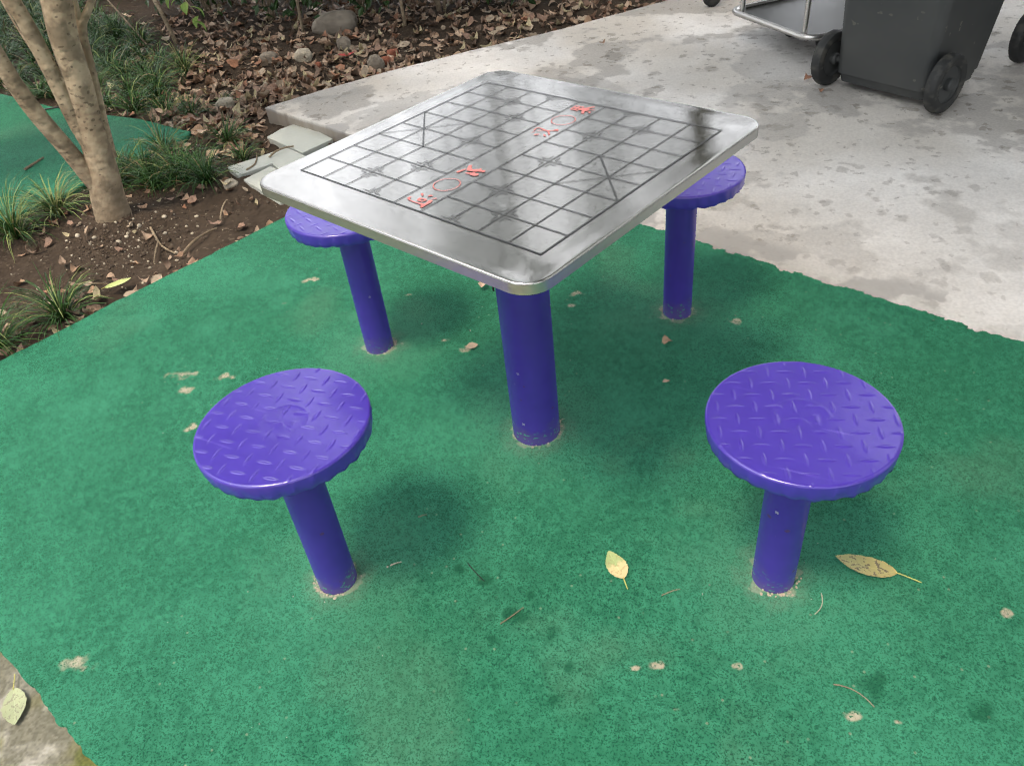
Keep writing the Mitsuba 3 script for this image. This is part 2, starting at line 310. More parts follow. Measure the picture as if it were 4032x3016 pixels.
bsdf('stone', {'type': 'bumpmap', 'arbitrary': proc(lambda p, n, uv: fbm(p.x * 60, p.y * 60, p.z * 60, 3), 1e-3), 'scale': 0.004,
               'bsdf': {'type': 'principled', 'base_color': proc(stone_color), 'roughness': 0.9, 'specular': 0.2}})

# ------------------------------------------------------------------ ground, paving
GREEN = [(-1.996, .288), (-0.345, 1.90), (0.465, 1.010), (1.42, 0.005), (2.5, -1.12), (0.75, -2.28), (-0.50, -1.10)]
green_poly = rough_poly(GREEN, [.012, .01, .007, .007, .01, .01, .010], step=0.007, seed=3, scale=4, fine=[.003, .003, .010, .016, .014, .003, .005])
_e = np.random.default_rng(88); bites = []
for q in range(34):
    t = _e.uniform(.02, 1.0); a0, a1 = np.array([.465, 1.01]), np.array([1.42, .005]); p_ = a0 + (a1 - a0) * t + np.array([.707, .707]) * _e.normal(0, .006)
    th = np.linspace(0, 2 * PI, 15)[:-1]; rr_ = _e.uniform(.003, .014) * (1 + .45 * _e.normal(size=14)).clip(.3, 1.9)
    bites.append(affinity.rotate(affinity.scale(Polygon(np.c_[p_[0] + rr_ * np.cos(th), p_[1] + rr_ * np.sin(th)]).buffer(0), 1.8, .8), -46))
gp_ = green_poly.difference(union_all(bites)); green_poly = max(gp_.geoms, key=lambda g_: g_.area) if hasattr(gp_, 'geoms') else gp_; green_poly = Polygon(green_poly.exterior).buffer(.0016).buffer(-.0032).buffer(.0016); green_poly = max(getattr(green_poly, 'geoms', [green_poly]), key=lambda g_: g_.area); green_poly = Polygon(green_poly.exterior)
PATH = [(-2.97, 3.67), (-2.65, 3.41), (-2.37, 3.17), (-1.88, 2.88), (-1.52, 2.58), (-1.53, 2.49), (-1.69, 2.30), (-1.9, 2.03), (-2.145, 1.74), (-2.9, 1.0), (-4.8, 2.0), (-4.6, 4.9)]
path_poly = rough_poly(PATH, .006, step=0.015, seed=9, scale=6, fine=.003).buffer(.03).buffer(-.03)
SLAB = [(-1.158, 2.738), (-.86, 2.917), (-.552, 3.078), (-.132, 3.255), (.457, 3.478), (1.197, 3.823), (4.5, 5.3), (9.0, 4.0), (9.0, -4.0), (2.6, -1.4), (1.40, -0.06), (.42, .96), (-.42, 1.93), (-.658, 2.205)]
slab_poly = rough_poly(SLAB, .006, step=0.02, seed=21, scale=7, fine=.002)
KERB = [(-2.02, .36), (-1.87, .20), (-1.13, -.44), (-.83, -.72), (-0.45, -1.13), (0.8, -2.35), (0.2, -4.0), (-4.0, -4.0), (-4.0, .5)]
put('rubber_paving', slab(green_poly, -0.05, 0.0055, 0.0022), 'rubber', 50); lab('rubber_paving', 'green rubber crumb surface under the game table', kind='structure')
put('rubber_path', slab(path_poly, -0.09, -0.022, 0.008), 'rubber', 50); lab('rubber_path', 'green rubber path behind the tree', kind='structure')
put('concrete_pavement', slab(slab_poly, -0.16, 0.0, 0.006), 'concrete', 40); lab('concrete_pavement', 'stained pale concrete pavement', kind='structure')
kp = rough_poly(KERB, .004, step=0.03, seed=33, scale=7)
put('concrete_kerb', slab(kp, -0.2, -0.0045, 0.003), 'mossy', 40); lab('concrete_kerb', 'mossy concrete edge', kind='structure')

def soil_z(x, y):
    x = np.asarray(x, float); y = np.asarray(y, float); P = np.stack([x, y, x * 0], -1)
    z = -0.040 - 0.035 * sstep(1.0, 2.6, y) + (meshkit.fbm(P * 2.3, 3, 5) - 0.5) * 0.05 + (meshkit.fbm(P * 13, 3, 8) - 0.5) * 0.028
    z = z + 0.05 * np.exp(-((x + 1.60) ** 2 + (y - 1.64) ** 2) / 0.05)
    return z
xs, ys = np.arange(-5.2, 2.8, 0.022), np.arange(0.0, 7.4, 0.022)
gx, gy = np.meshgrid(xs, ys, indexing='ij'); gz = soil_z(gx, gy)
under = contains_xy(union_all([green_poly.buffer(-.012), slab_poly.buffer(-.02)]), gx, gy)
gz = np.where(under, -0.15, gz)
upath = contains_xy(path_poly.buffer(-.01), gx, gy)
gz = np.where(upath, np.minimum(gz, -0.085), gz)
near = contains_xy(path_poly.buffer(.14), gx, gy) & ~upath
gz = np.where(near, np.clip(gz, -0.042, -0.032), gz)
ng = contains_xy(green_poly.buffer(.05), gx, gy) & ~under
gz = np.where(ng, np.minimum(gz, -0.012), gz)
idx = np.arange(gx.size).reshape(gx.shape)
q = np.stack([idx[:-1, :-1], idx[1:, :-1], idx[1:, 1:], idx[:-1, 1:]], -1).reshape(-1, 4)
put('soil_bed', trimesh.Trimesh(np.stack([gx, gy, gz], -1).reshape(-1, 3), np.vstack([q[:, [0, 1, 2]], q[:, [0, 2, 3]]]), process=False), 'soil', True)
lab('soil_bed', 'bare dark earth of the planting bed', kind='structure')
g = 120.0
put('ground', trimesh.Trimesh([[-g, -g, -.22], [g, -g, -.22], [g, g, -.22], [-g, g, -.22]], [[0, 1, 2], [0, 2, 3]], process=False), 'far_soil')
lab('ground', 'earth around the play area', kind='structure')
from scipy.interpolate import RegularGridInterpolator
SZ = RegularGridInterpolator((xs, ys), gz, bounds_error=False, fill_value=-0.06)
def zat(x, y): return SZ(np.stack([np.asarray(x, float), np.asarray(y, float)], -1))

# ------------------------------------------------------------------ game table
PHI = 0.77689; HT = 0.75; AH = 0.3632; CR = 0.050
TW = T().rotate([0, 0, 1], math.degrees(PHI))        # local x = grid direction i, local -y = direction j
def rr_outline(h, r, n=10, m=26):
    pts = []
    for k, (sx, sy) in enumerate(((1, 1), (-1, 1), (-1, -1), (1, -1))):
        a0 = k * PI / 2; c = np.array([sx * (h - r), sy * (h - r)])
        for t in np.linspace(0, PI / 2, n): pts.append(c + r * np.array([math.cos(a0 + t), math.sin(a0 + t)]))
        nxt = ((-1, 1), (-1, -1), (1, -1), (1, 1))[k]; c2 = np.array([nxt[0] * (h - r), nxt[1] * (h - r)])
        e0 = pts[-1]; e1 = c2 + r * np.array([math.cos(a0 + PI / 2), math.sin(a0 + PI / 2)])
        for t in np.linspace(0, 1, m + 2)[1:-1]: pts.append(e0 + (e1 - e0) * t)
    return np.array(pts)
BR_ = math.radians(-34)       # direction in which the sheet was brushed
ol = rr_outline(AH, CR); NO = len(ol)
dol = np.roll(ol, -1, 0) - np.roll(ol, 1, 0); dol /= np.linalg.norm(dol, axis=1, keepdims=True); outn = np.c_[dol[:, 1], -dol[:, 0]]
ER = 0.0035
rings = [(ER * (1 - math.cos(a)), -ER + ER * math.sin(a)) for a in (0.15, 0.5, 0.85, 1.2, PI / 2)]
inset = np.r_[[r[0] for r in rings], np.linspace(0.008, 0.045, 9)]
V, Zs = [], []
for k, o in enumerate(inset):
    V.append(ol - outn * o); Zs.append(np.full(NO, rings[k][1] if k < len(rings) else 0.0))
last = ol - outn * 0.045
for s in np.linspace(1, 0.02, 46)[1:]: V.append(last * s); Zs.append(np.zeros(NO))
V = np.vstack(V); Zs = np.concatenate(Zs)
edge_d = np.minimum(AH - np.abs(V[:, 0]), AH - np.abs(V[:, 1]))
P3 = np.c_[V, np.zeros(len(V))]
wav = (meshkit.fbm(P3 * 6, 2, 3) - 0.5) * 0.0007 + (meshkit.fbm(P3 * 2.6 + 9, 2, 4) - .5) * 0.0014
wav += -0.0011 * np.exp(-np.maximum(edge_d, 0) / 0.022) * (1 + 0.5 * (meshkit.noise(P3 * 9, 6) - .5))
for (sx, sy) in ((1, 1), (-1, 1), (-1, -1), (1, -1)):    # dents pressed in at the wrapped corners
    d = np.hypot(V[:, 0] - sx * (AH - .045), V[:, 1] - sy * (AH - .045)); wav += -0.0012 * np.exp(-(d / 0.030) ** 2)
Zs = Zs + wav * sstep(0.002, 0.03, edge_d)
Fs = []
nr = len(V) // NO
for r in range(nr - 1):
    for j in range(NO):
        a, b = r * NO + j, r * NO + (j + 1) % NO
        Fs += [(a, b, b + NO), (a, b + NO, a + NO)]
VV = np.c_[V, HT + Zs]; VV = np.vstack([VV, [0, 0, HT + Zs[-NO:].mean()]])
for j in range(NO): Fs.append(((nr - 1) * NO + j, (nr - 1) * NO + (j + 1) % NO, len(VV) - 1))
top = trimesh.Trimesh(VV, Fs, process=False)
put('game_table__tabletop', top, 'steel_top', True, tw=TW, uv=VV[:, :2] @ np.array([[math.cos(BR_), -math.sin(BR_)], [math.sin(BR_), math.cos(BR_)]]))
# folded edge band
prof = [(ER * (1 - math.cos(0.15)), HT - ER + ER * math.sin(.15) - .0002), (0.0, HT - ER), (0.0, HT - 0.021), (0.0015, HT - 0.0225), (0.010, HT - 0.0225), (0.010, HT - 0.0205)]
BV = np.vstack([np.c_[ol - outn * o, np.full(NO, z)] for o, z in prof]); BF = []
for r in range(len(prof) - 1):
    for j in range(NO):
        a, b = r * NO + j, r * NO + (j + 1) % NO
        BF += [(a, b + NO, b), (a, a + NO, b + NO)]
band = trimesh.Trimesh(BV, BF, process=False)
put('game_table__edge_band', band, 'steel_edge', 35, tw=TW)
under_m = slab(Polygon(ol - outn * 0.0102), HT - 0.019, HT - 0.016)
put('game_table__underside', under_m, 'black_iron', False, tw=TW)
GA = 0.06886
from scipy.spatial import cKDTree
wtree = cKDTree(V)
def on_top(poly, bs, key, rise=0.0011, dens=0.012):
    """a printed mark lying on the sheet, following its slight waviness"""
    ms = []
    for gpoly in getattr(poly, 'geoms', [poly]):
        if gpoly.is_empty: continue
        gp = gpoly.segmentize(dens)
        v, f = trimesh.creation.triangulate_polygon(gp, engine='earcut'); v = np.asarray(v)
        ms.append(trimesh.Trimesh(np.c_[v, np.zeros(len(v))], f, process=False))
    m = cat(ms); m = m.subdivide_to_size(0.03) if m.edges_unique_length.max() > 0.03 else m
    v = np.array(m.vertices); dd, ii = wtree.query(v[:, :2], k=4); wgt = 1 / (dd + 1e-5)
    z = (Zs[np.minimum(ii, len(Zs) - 1)] * wgt).sum(1) / wgt.sum(1)
    m.vertices = np.c_[v[:, :2], HT + z + rise]
    f = np.array(m.faces); nz = m.face_normals[:, 2]; f[nz < 0] = f[nz < 0][:, ::-1]
    put(key, trimesh.Trimesh(m.vertices, f, process=False), bs, False, tw=TW)
def G(i, j): return ((i - 4) * GA, -(j - 4.5) * GA)
lw = 0.0024; L = []
for j in range(10): L.append(LineString([G(0, j), G(8, j)]).buffer(lw * (1.35 if j in (0, 9) else 1) / 2, cap_style=3))
for i in range(9):
    if i in (0, 8): L.append(LineString([G(i, 0), G(i, 9)]).buffer(lw * 1.35 / 2, cap_style=3))
    else: L += [LineString([G(i, 0), G(i, 4)]).buffer(lw / 2, cap_style=3), LineString([G(i, 5), G(i, 9)]).buffer(lw / 2, cap_style=3)]
for j0 in (0, 7):
    L += [LineString([G(3, j0), G(5, j0 + 2)]).buffer(0.0009), LineString([G(5, j0), G(3, j0 + 2)]).buffer(0.0016)]
for (i, j) in [(1, 2), (7, 2), (0, 3), (2, 3), (4, 3), (6, 3), (8, 3), (0, 6), (2, 6), (4, 6), (6, 6), (8, 6), (1, 7), (7, 7)]:
    cx, cy = G(i, j); o, ln = 0.0080, 0.0155
    for sx in (-1, 1):
        if (i == 0 and sx < 0) or (i == 8 and sx > 0): continue
        for sy in (-1, 1):
            L.append(LineString([(cx + sx * (o + ln), cy + sy * o), (cx + sx * o, cy + sy * o), (cx + sx * o, cy + sy * (o + ln))]).buffer(lw * .78 / 2, cap_style=2, join_style=2))
on_top(union_all(L), 'print_black', 'game_table__grid')
lab('game_table__grid', 'black printed chess grid with crossed palaces and corner marks')
CH = {
 'he': [[(-225,-17),(-221,-13),(-224,-8),(-232,-3),(-230,-9)], [(-229,4),(-222,2),(-218,6),(-220,13),(-223,10),(-227,7)], [(-231,17),(-226,18),(-222,23),(-224,27),(-228,23)],
        [(-240,-17),(-245,-25),(-252,-25),(-255,-18),(-257,-5),(-257,13),(-258,20),(-263,20),(-265,28),(-257,28),(-241,28),(-234,26),(-232,21),(-236,17),(-250,20),(-253,4),(-253,-10),(-250,-17),(-246,-20)]],
 'chu': [[(-124,-25),(-127,-18),(-123,-16),(-104,-13),(-105,-17)], [(-90,-23),(-85,-17),(-94,-11),(-100,-2),(-94,4),(-94,8),(-88,6),(-88,10),(-94,16),(-90,22),(-97,27),(-102,23),(-102,13),(-106,11),(-107,8),(-109,0),(-111,-10),(-105,-13),(-102,-16)],
         [(-119,-8),(-114,1),(-112,7),(-107,9),(-110,16),(-107,21),(-114,26),(-120,23),(-122,18),(-121,12),(-123,7),(-118,9),(-121,1)]],
 'jie': [[(228,-26),(252,-27),(254,-14),(254,-4),(246,-1),(228,-5),(228,-21)], [(246,-3),(261,8),(265,15),(260,18),(257,14),(246,10),(250,26),(247,29),(240,10),(239,19),(237,26),(228,28),(229,23),(235,20),(235,11),(222,18),(220,10),(234,3),(234,-5)]],
 'han': [[(89,-21),(98,-15),(97,-12),(91,-16)], [(84,-7),(90,-5),(95,3),(91,3),(83,-1)], [(98,8),(98,13),(92,22),(88,22),(89,16)],
         [(104,-23),(116,-25),(121,-22),(119,-8),(116,4),(120,13),(130,17),(131,22),(124,28),(119,17),(114,12),(103,23),(97,23),(111,7),(113,-6),(117,-19),(112,-21),(104,-18),(101,-19)], [(104,-13),(112,2),(110,4),(102,-11)]]}
HOLES = [[(-240,1),(-239,7),(-240,10),(-245,9),(-245,4)], [(233,-22),(239,-23),(239,-17),(233,-16)], [(244,-23),(250,-23),(250,-17),(244,-17)], [(233,-12),(239,-13),(239,-8),(233,-7)], [(244,-13),(250,-13),(249,-6),(244,-6)],
         [(-104,18),(-99,18),(-100,22),(-104,21)]]
holes = union_all([Polygon([(u / 1000, -v / 1000) for u, v in q]) for q in HOLES])
CH['he'].append([(-238,-6),(-235,4),(-235,12),(-239,15),(-248,12),(-249,1),(-247,-4)])
for q, (ch, lb) in enumerate(zip(('he', 'chu', 'han', 'jie'), ('leftmost', 'second', 'third', 'rightmost'))):
    pl = union_all([Polygon([(u / 1000, -v / 1000) for u, v in st]).buffer(0) for st in CH[ch]]).buffer(0.0004).buffer(-0.0010).difference(holes)
    kk = 'game_table__character' + ('_%03d' % q if q else ''); on_top(pl, 'print_red', kk); lab(kk, lb + ' of the four red written characters in the river strip')
for q, u in enumerate((-0.173, 0.1745)):
    kk = 'game_table__ring' + ('_%03d' % q if q else ''); on_top(Point(u, 0).buffer(0.0262, 48).difference(Point(u, 0).buffer(0.0243, 48)), 'print_red', kk); lab(kk, ('left', 'right')[q] + ' red circle between two characters')
RC = 0.0595
put('game_table__column', revolve([(RC + .0005, -.03), (RC, 0.02), (RC, HT - .03)] + [(RC + 0.02, HT - .03), (RC + .09, HT - .026), (RC + .09, HT - .019)], 72), 'purple', 40)
cab = spline([(-0.0665, -0.014, .735), (-0.0675, -0.018, .62), (-.0685, -.014, .58), (-.0650, -.010, .545)], 14)
put('game_table__cable', tube(cab, .0034, 8), 'white_plastic', 40); lab('game_table__cable', 'short white cable hanging beside the column')
put('game_table__rod', tube([(-.0630, -.010, .735), (-.0640, -.010, .44)], .0022, 8), 'black_iron', 40); lab('game_table__rod', 'thin black rod beside the column')
def collar(x, y, r, seed):
    rg = np.random.default_rng(seed); ms = []
    for k in range(46):
        a = rg.normal(seed * 1.3, 1.1); s = rg.uniform(.0010, .0034); d = r + abs(rg.normal(0, .004)) + .001
        m = trimesh.creation.icosphere(0, s); m.vertices = m.vertices * rg.uniform(.6, 1.3, 3); m.apply_translation([x + d * math.cos(a), y + d * math.sin(a), .0065]); ms.append(m)
    return cat(ms)
put('game_table__grout', collar(0, 0, RC, 1), 'grout'); lab('game_table__grout', 'crumbled pale grout round the foot', kind='stuff')
lab('game_table', 'square steel game table with a printed chessboard on a purple column', 'table')

# ------------------------------------------------------------------ stools
SR = 0.1597
def seat_mesh(seed):
    nr, na = 96, 620
    th = np.arange(na) * 2 * PI / na
    rad = np.sqrt(np.linspace(0.0004, 1, nr)) * (SR - 0.005)
    rad[0] = 0.003
    X = rad[:, None] * np.cos(th); Y = rad[:, None] * np.sin(th)
    def tread(x, y):
        s = 0.0322; u, v = x / s + .3, y / s + .1; iu, iv = np.round(u), np.round(v); du, dv = (u - iu) * s, (v - iv) * s
        odd = (iu + iv) % 2 == 1
        a, b = np.where(odd, dv, du), np.where(odd, du, dv)
        t = np.clip(1 - (a / 0.0160) ** 2, 0, 1); w = 0.0040 * t + 1e-6
        return 0.00085 * np.sqrt(t) * sstep(1.0, 0.3, np.abs(b) / w)
    R = np.hypot(X, Y)
    Z = tread(X, Y) + (meshkit.fbm(np.stack([X * 9, Y * 9, X * 0 + seed], -1), 2) - .5) * .0016
    ang = np.arctan2(Y, X)
    arc = sstep(-0.2, 0.3, np.sin(ang - 0.0)) * (0.4 + 0.6 * meshkit.noise(np.stack([X * 25, Y * 25, X * 0], -1), 4))
    Z += 0.0007 * np.exp(-((R - 0.047) / 0.0022) ** 2) * arc
    Z -= 0.0003 * sstep(.046, .03, R)
    rows = [np.stack([X[i], Y[i], Z[i]], -1) for i in range(nr)]
    bump = lambda z: 0.0016 * sstep(0.62, 0.86, meshkit.noise(np.stack([th * SR / .012, np.full(na, z / .011), np.full(na, seed * 3.1)], -1), 2))
    for a in (0.35, 0.75, 1.15, PI / 2):
        r = SR - .005 + .005 * math.sin(a); z = -.005 + .005 * math.cos(a)
        tz = tread(r * np.cos(th), r * np.sin(th)) * (0.8 if a < 1.2 else 0.4)
        rows.append(np.stack([(r + tz * .6) * np.cos(th), (r + tz * .6) * np.sin(th), z + tz * .6], -1))
    wave = (meshkit.noise(np.stack([np.cos(th) * 6.5, np.sin(th) * 6.5, np.full(na, seed)], -1), 3) - .5) * .0045 + 0.0010 * np.sin(th * 31)
    for t in (0.25, 0.5, 0.75, 1.0):
        z = -.005 - t * (.031 + wave); r = SR - 0.0048 * t ** 2 + bump(-t * .03) + 0.0008 * np.sin(th * 31 + 1) * t
        rows.append(np.stack([r * np.cos(th), r * np.sin(th), z], -1))
    r = SR - 0.0072; rows.append(np.stack([r * np.cos(th), r * np.sin(th), -.0352 - wave], -1))
    r = SR - 0.0085; rows.append(np.stack([r * np.cos(th), r * np.sin(th), np.full(na, -.012)], -1))
    rows.append(np.stack([0.004 * np.cos(th), 0.004 * np.sin(th), np.full(na, -.012)], -1))
    V = np.vstack(rows); k = len(rows)
    i, j = np.meshgrid(np.arange(k - 1), np.arange(na), indexing='ij')
    a, b = i * na + j, i * na + (j + 1) % na
    F = np.vstack([np.stack([a, a + na, b + na], -1).reshape(-1, 3), np.stack([a, b + na, b], -1).reshape(-1, 3)])
    V = np.vstack([V, [0, 0, V[:na, 2].mean()]]); jj = np.arange(na)
    F = np.vstack([F, np.stack([jj, (jj + 1) % na, np.full(na, len(V) - 1)], -1)])
    return trimesh.Trimesh(V, F, process=False)
LEG = 0.0416
leg_prof = revolve([(LEG + .0004, -0.03), (LEG, .01), (LEG, .425), (LEG + .03, .428), (LEG + .03, .431)], 56)
seat_a = mikit.ply(seat_mesh(1), 'purple_seat', smooth=True); seat_b = mikit.ply(seat_mesh(2), 'purple_seat', smooth=True)
leg_d = mikit.ply(leg_prof, 'purple', smooth=40)
STOOLS = [((-.4677, -.3976), (-.4740, -.3965), .4630, -22, seat_a, 'purple round stool nearest on the left, in front of the table edge'),
          ((.4325, -.5257), (.4325, -.5257), .4390, -11, seat_b, 'purple round stool nearest on the right, beside the spotted leaf'),
          ((-.4281, .4524), (-.4281, .4524), .4640, 31, seat_b, 'purple round stool half hidden under the left corner of the table'),
          ((.4667, .4413), (.4667, .4413), .4560, 64, seat_a, 'purple round stool behind the right corner of the table, close to the concrete')]
for (sx, sy), (lx, ly), h, rz, sd, lb in STOOLS:
    k = numbered('stool')
    scene[k + '__seat'] = {**sd, 'to_world': T().translate([sx, sy, h]).rotate([0, 0, 1], rz)}
    sz = (h - .012) / .431
    scene[k + '__leg'] = {**leg_d, 'to_world': T().translate([lx, ly, 0]).rotate([0, 0, 1], rz).scale([1, 1, sz])}
    put(k + '__grout', collar(lx, ly, LEG, 3 + USED['stool']), 'grout'); lab(k + '__grout', 'crumbled pale grout round the foot', kind='stuff')
    lab(k, lb, 'stool', 'stools round the game table')

# ------------------------------------------------------------------ tree at the left
main = spline([(-1.605, 1.638, -.10, .082), (-1.613, 1.634, -.03, .074), (-1.605, 1.639, .06, .066), (-1.577, 1.651, .206, .057), (-1.561, 1.659, .361, .050), (-1.535, 1.672, .548, .049), (-1.524, 1.677, .682, .050), (-1.50, 1.689, .805, .052),
               (-1.46, 1.72, 1.15, .050), (-1.43, 1.80, 1.7, .044), (-1.40, 1.95, 2.5, .034), (-1.38, 2.1, 3.4, .018)], 60)
put('small_tree__trunk', tube(main[:, :3], main[:, 3], 28, wob=.05, seed=1), 'bark', True)
br2 = spline([(-1.575, 1.648, .24, .030), (-1.595, 1.64, .371, .030), (-1.600, 1.64, .45, .030), (-1.602, 1.639, .563, .029), (-1.607, 1.637, .661, .029), (-1.613, 1.634, .755, .028), (-1.623, 1.629, .833, .028), (-1.70, 1.60, 1.3, .025), (-1.9, 1.6, 2.2, .018), (-2.1, 1.7, 3.0, .01)], 44)
put('small_tree__branch', tube(br2[:, :3], br2[:, 3], 20, wob=.06, seed=2), 'bark', True)
br3 = spline([(-1.590, 1.640, .05, .034), (-1.624, 1.628, .145, .035), (-1.641, 1.62, .223, .034), (-1.67, 1.606, .337, .033), (-1.692, 1.594, .42, .032), (-1.711, 1.585, .504, .031), (-1.725, 1.578, .6, .030), (-1.735, 1.576, .689, .030), (-1.80, 1.55, 1.2, .026), (-2.05, 1.45, 2.0, .02), (-2.4, 1.3, 2.8, .011)], 44)
put('small_tree__branch_001', tube(br3[:, :3], br3[:, 3], 20, wob=.06, seed=3), 'bark', True)
br4 = spline([(-1.575, 1.735, .20, .030), (-1.560, 1.765, .33, .025), (-1.529, 1.779, .509, .021), (-1.511, 1.788, .63, .020), (-1.501, 1.792, .683, .019), (-1.47, 1.807, .721, .015), (-1.433, 1.824, .766, .013), (-1.33, 1.90, 1.1, .012), (-1.1, 2.1, 1.9, .008)], 40)
put('small_tree__branch_002', tube(br4[:, :3], br4[:, 3], 16, wob=.06, seed=4), 'bark', True)
br5 = spline([(-1.509, 1.789, .64, .014), (-1.500, 1.793, .70, .013), (-1.492, 1.797, .74, .013), (-1.488, 1.798, .778, .012), (-1.46, 1.85, 1.2, .008)], 20)
put('small_tree__branch_003', tube(br5[:, :3], br5[:, 3], 12, wob=.06, seed=5), 'bark', True)
stub = tube(spline([(-1.553, 1.655, .50, .013), (-1.572, 1.640, .545, .012), (-1.587, 1.630, .565, .007)], 6)[:, :3], [.013, .013, .012, .011, .009, .007], 10, wob=.1)
put('small_tree__stub', stub, 'bark', 50)
lab('small_tree__branch_002', 'dark thin stem behind the main stem')
lab('small_tree', 'smooth grey-brown tree with several stems rising from one foot in the bare earth', 'tree')

# ------------------------------------------------------------------ leaves overhead
LIT = [(-2.6, 3.01, .10), (-2.42, 2.74, .09), (-2.27, 2.83, .07), (-2.19, 2.41, .13), (-2.27, 2.19, .12), (-2.04, 2.24, .10), (-1.8, 2.51, .09), (-1.82, 2.63, .05), (-2.02, 2.82, .06), (-2.18, 1.88, .07),
       (-2.05, 1.96, .06), (-1.93, 1.85, .05), (-1.97, 1.77, .05), (-1.63, 2.71, .09), (-1.6, 2.85, .07), (-1.32, 2.19, .03), (-1.53, 3.1, .09), (-1.5, 3.39, .08), (-1.16, 3.64, .05), (-.77, 3.35, .06), (-.96, 3.19, .07), (-1.87, 3.1, .05),
       (-1.45, 2.95, .08), (-1.32, 2.8, .07), (-1.25, 3.05, .07), (-1.75, 3.55, .06), (-1.12, 3.3, .05),
       (.92, 3.05, .055), (1.23, 3.02, .03), (.17, 3.15, .05), (-.96, 2.61, .04), (1.36, .93, .03), (-1.03, 2.02, .05), (1.22, 3.37, .07), (-2.0, 4.6, .06), (-2.5, 4.1, .05), (-3.0, 5.0, .08)]
LITXY = np.array([l[:2] for l in LIT]); LITR = np.array([l[2] for l in LIT])
# openings between the boughs, where the sky shows through: (seen from, direction, half angle in degrees)
_g = np.random.default_rng(41)
GAPS = [((-.45, -.28, .46), (-.30, 1.22, 1.0), 4.2), ((.50, -.60, .44), (.62, .86, .86), 4.0), ((.62, .30, .75), (.67, 1.8, .66), 4.2), ((.45, .55, .75), (.5, 2.05, .62), 3.5), ((-.35, .2, .75), (-.3, 1.7, .63), 3.5), ((-.2, .35, .75), (-.15, 1.85, .63), 3.0)]
for q in range(40):
    az, el = math.radians(_g.uniform(66, 122)), math.radians(_g.uniform(17, 54))
    GAPS.append(((0, 0, .75), (math.cos(az) * math.cos(el), math.sin(az) * math.cos(el), math.sin(el)), _g.uniform(.9, 2.3)))
def crown(center, radii, n, clumps, seed, L0=.13, W0=.075, spread=.42, hollow=0.35, cols=((.030, .075, .014), (.075, .14, .028)), zmin=1.75, carve=True, floor=None):
    rg = np.random.default_rng(seed)
    c = rg.normal(size=(clumps, 3)); c /= np.linalg.norm(c, axis=1, keepdims=True); c *= (hollow + (1 - hollow) * rg.random((clumps, 1)) ** .5)
    cc = np.asarray(center) + c * np.asarray(radii)
    w = rg.integers(0, clumps, n); pos = cc[w] + np.clip(rg.normal(size=(n, 3)), -2.2, 2.2) * spread * np.array([1, 1, .6])
    keep = pos[:, 2] > zmin
    if carve:
        hit = pos[:, :2] - SUN[:2] * ((pos[:, 2:] + .03) / SUN[2])
        d = np.linalg.norm(hit[:, None, :] - LITXY[None], axis=2) * (1 + .35 * np.sin(7 * np.arctan2(*(hit[:, None, :] - LITXY[None]).transpose(2, 0, 1))))
        keep &= ~(d < LITR + .06).any(1)
    if carve:
        for o, d, h in GAPS:
            v = pos - np.array(o); d = np.array(d) / np.linalg.norm(d); L = np.linalg.norm(v, axis=1); a = np.degrees(np.arccos(np.clip(v @ d / L, -1, 1)))
            keep &= a > h * (1 + .3 * np.sin(5 * np.arctan2(v[:, 2] / L - d[2], v[:, 0] / L - d[0]))) + math.degrees(.04) / np.maximum(L, 1) 
    pos, w = pos[keep], w[keep]; n = len(pos)
    ax = rg.normal(size=(n, 3)); ax[:, 2] -= .35; ax /= np.linalg.norm(ax, axis=1, keepdims=True)
    up = rg.normal(size=(n, 3)) * .6; up[:, 2] += 1; sd = np.cross(ax, up); sd /= np.linalg.norm(sd, axis=1, keepdims=True); nn = np.cross(sd, ax)
    Ls = (L0 * rg.uniform(.65, 1.25, n))[:, None]; Ws = (W0 * rg.uniform(.7, 1.2, n))[:, None]
    V = np.stack([pos, pos + ax * Ls * .45 + sd * Ws * .5 + nn * Ws * .16, pos + ax * Ls, pos + ax * Ls * .45 - sd * Ws * .5 + nn * Ws * .16], 1).reshape(-1, 3)
    b = np.arange(n)[:, None] * 4; F = np.vstack([b + [0, 1, 2], b + [0, 2, 3]])
    t = np.clip(rg.random(clumps)[w] * .6 + rg.random(n) * .5, 0, 1)[:, None]
    col = np.repeat(np.array(cols[0]) * (1 - t) + np.array(cols[1]) * t, 4, 0)
    return trimesh.Trimesh(V, F, process=False), col
def put_crown(key, *a, **k):
    m, col = crown(*a, **k); put(key, m, 'canopy', False, color=col)
put_crown('small_tree__crown', (-.55, 2.0, 3.8), (2.2, 1.8, 1.0), 4200, 64, 11, hollow=.05, spread=.19, L0=.15, W0=.09)
put_crown('small_tree__crown_001', (-2.75, 1.95, 1.28), (.75, .65, .2), 1200, 10, 12, hollow=.05, spread=.12, L0=.11, W0=.06, zmin=1.02, carve=False)
put_crown('small_tree__crown_002', (-1.95, 2.45, 1.34), (.62, .55, .2), 850, 8, 13, hollow=.05, spread=.12, L0=.11, W0=.06, zmin=1.08, carve=False)
lb_ = spline([(-1.74, 1.572, .72, .012), (-2.2, 1.75, 1.1, .009), (-2.75, 1.95, 1.35, .004)], 12); put('small_tree__branch_004', tube(lb_[:, :3], lb_[:, 3], 10), 'bark', 50)
lb_ = spline([(-1.465, 1.84, 1.15, .010), (-1.7, 2.2, 1.3, .008), (-1.95, 2.45, 1.4, .004)], 12); put('small_tree__branch_005', tube(lb_[:, :3], lb_[:, 3], 10), 'bark', 50)
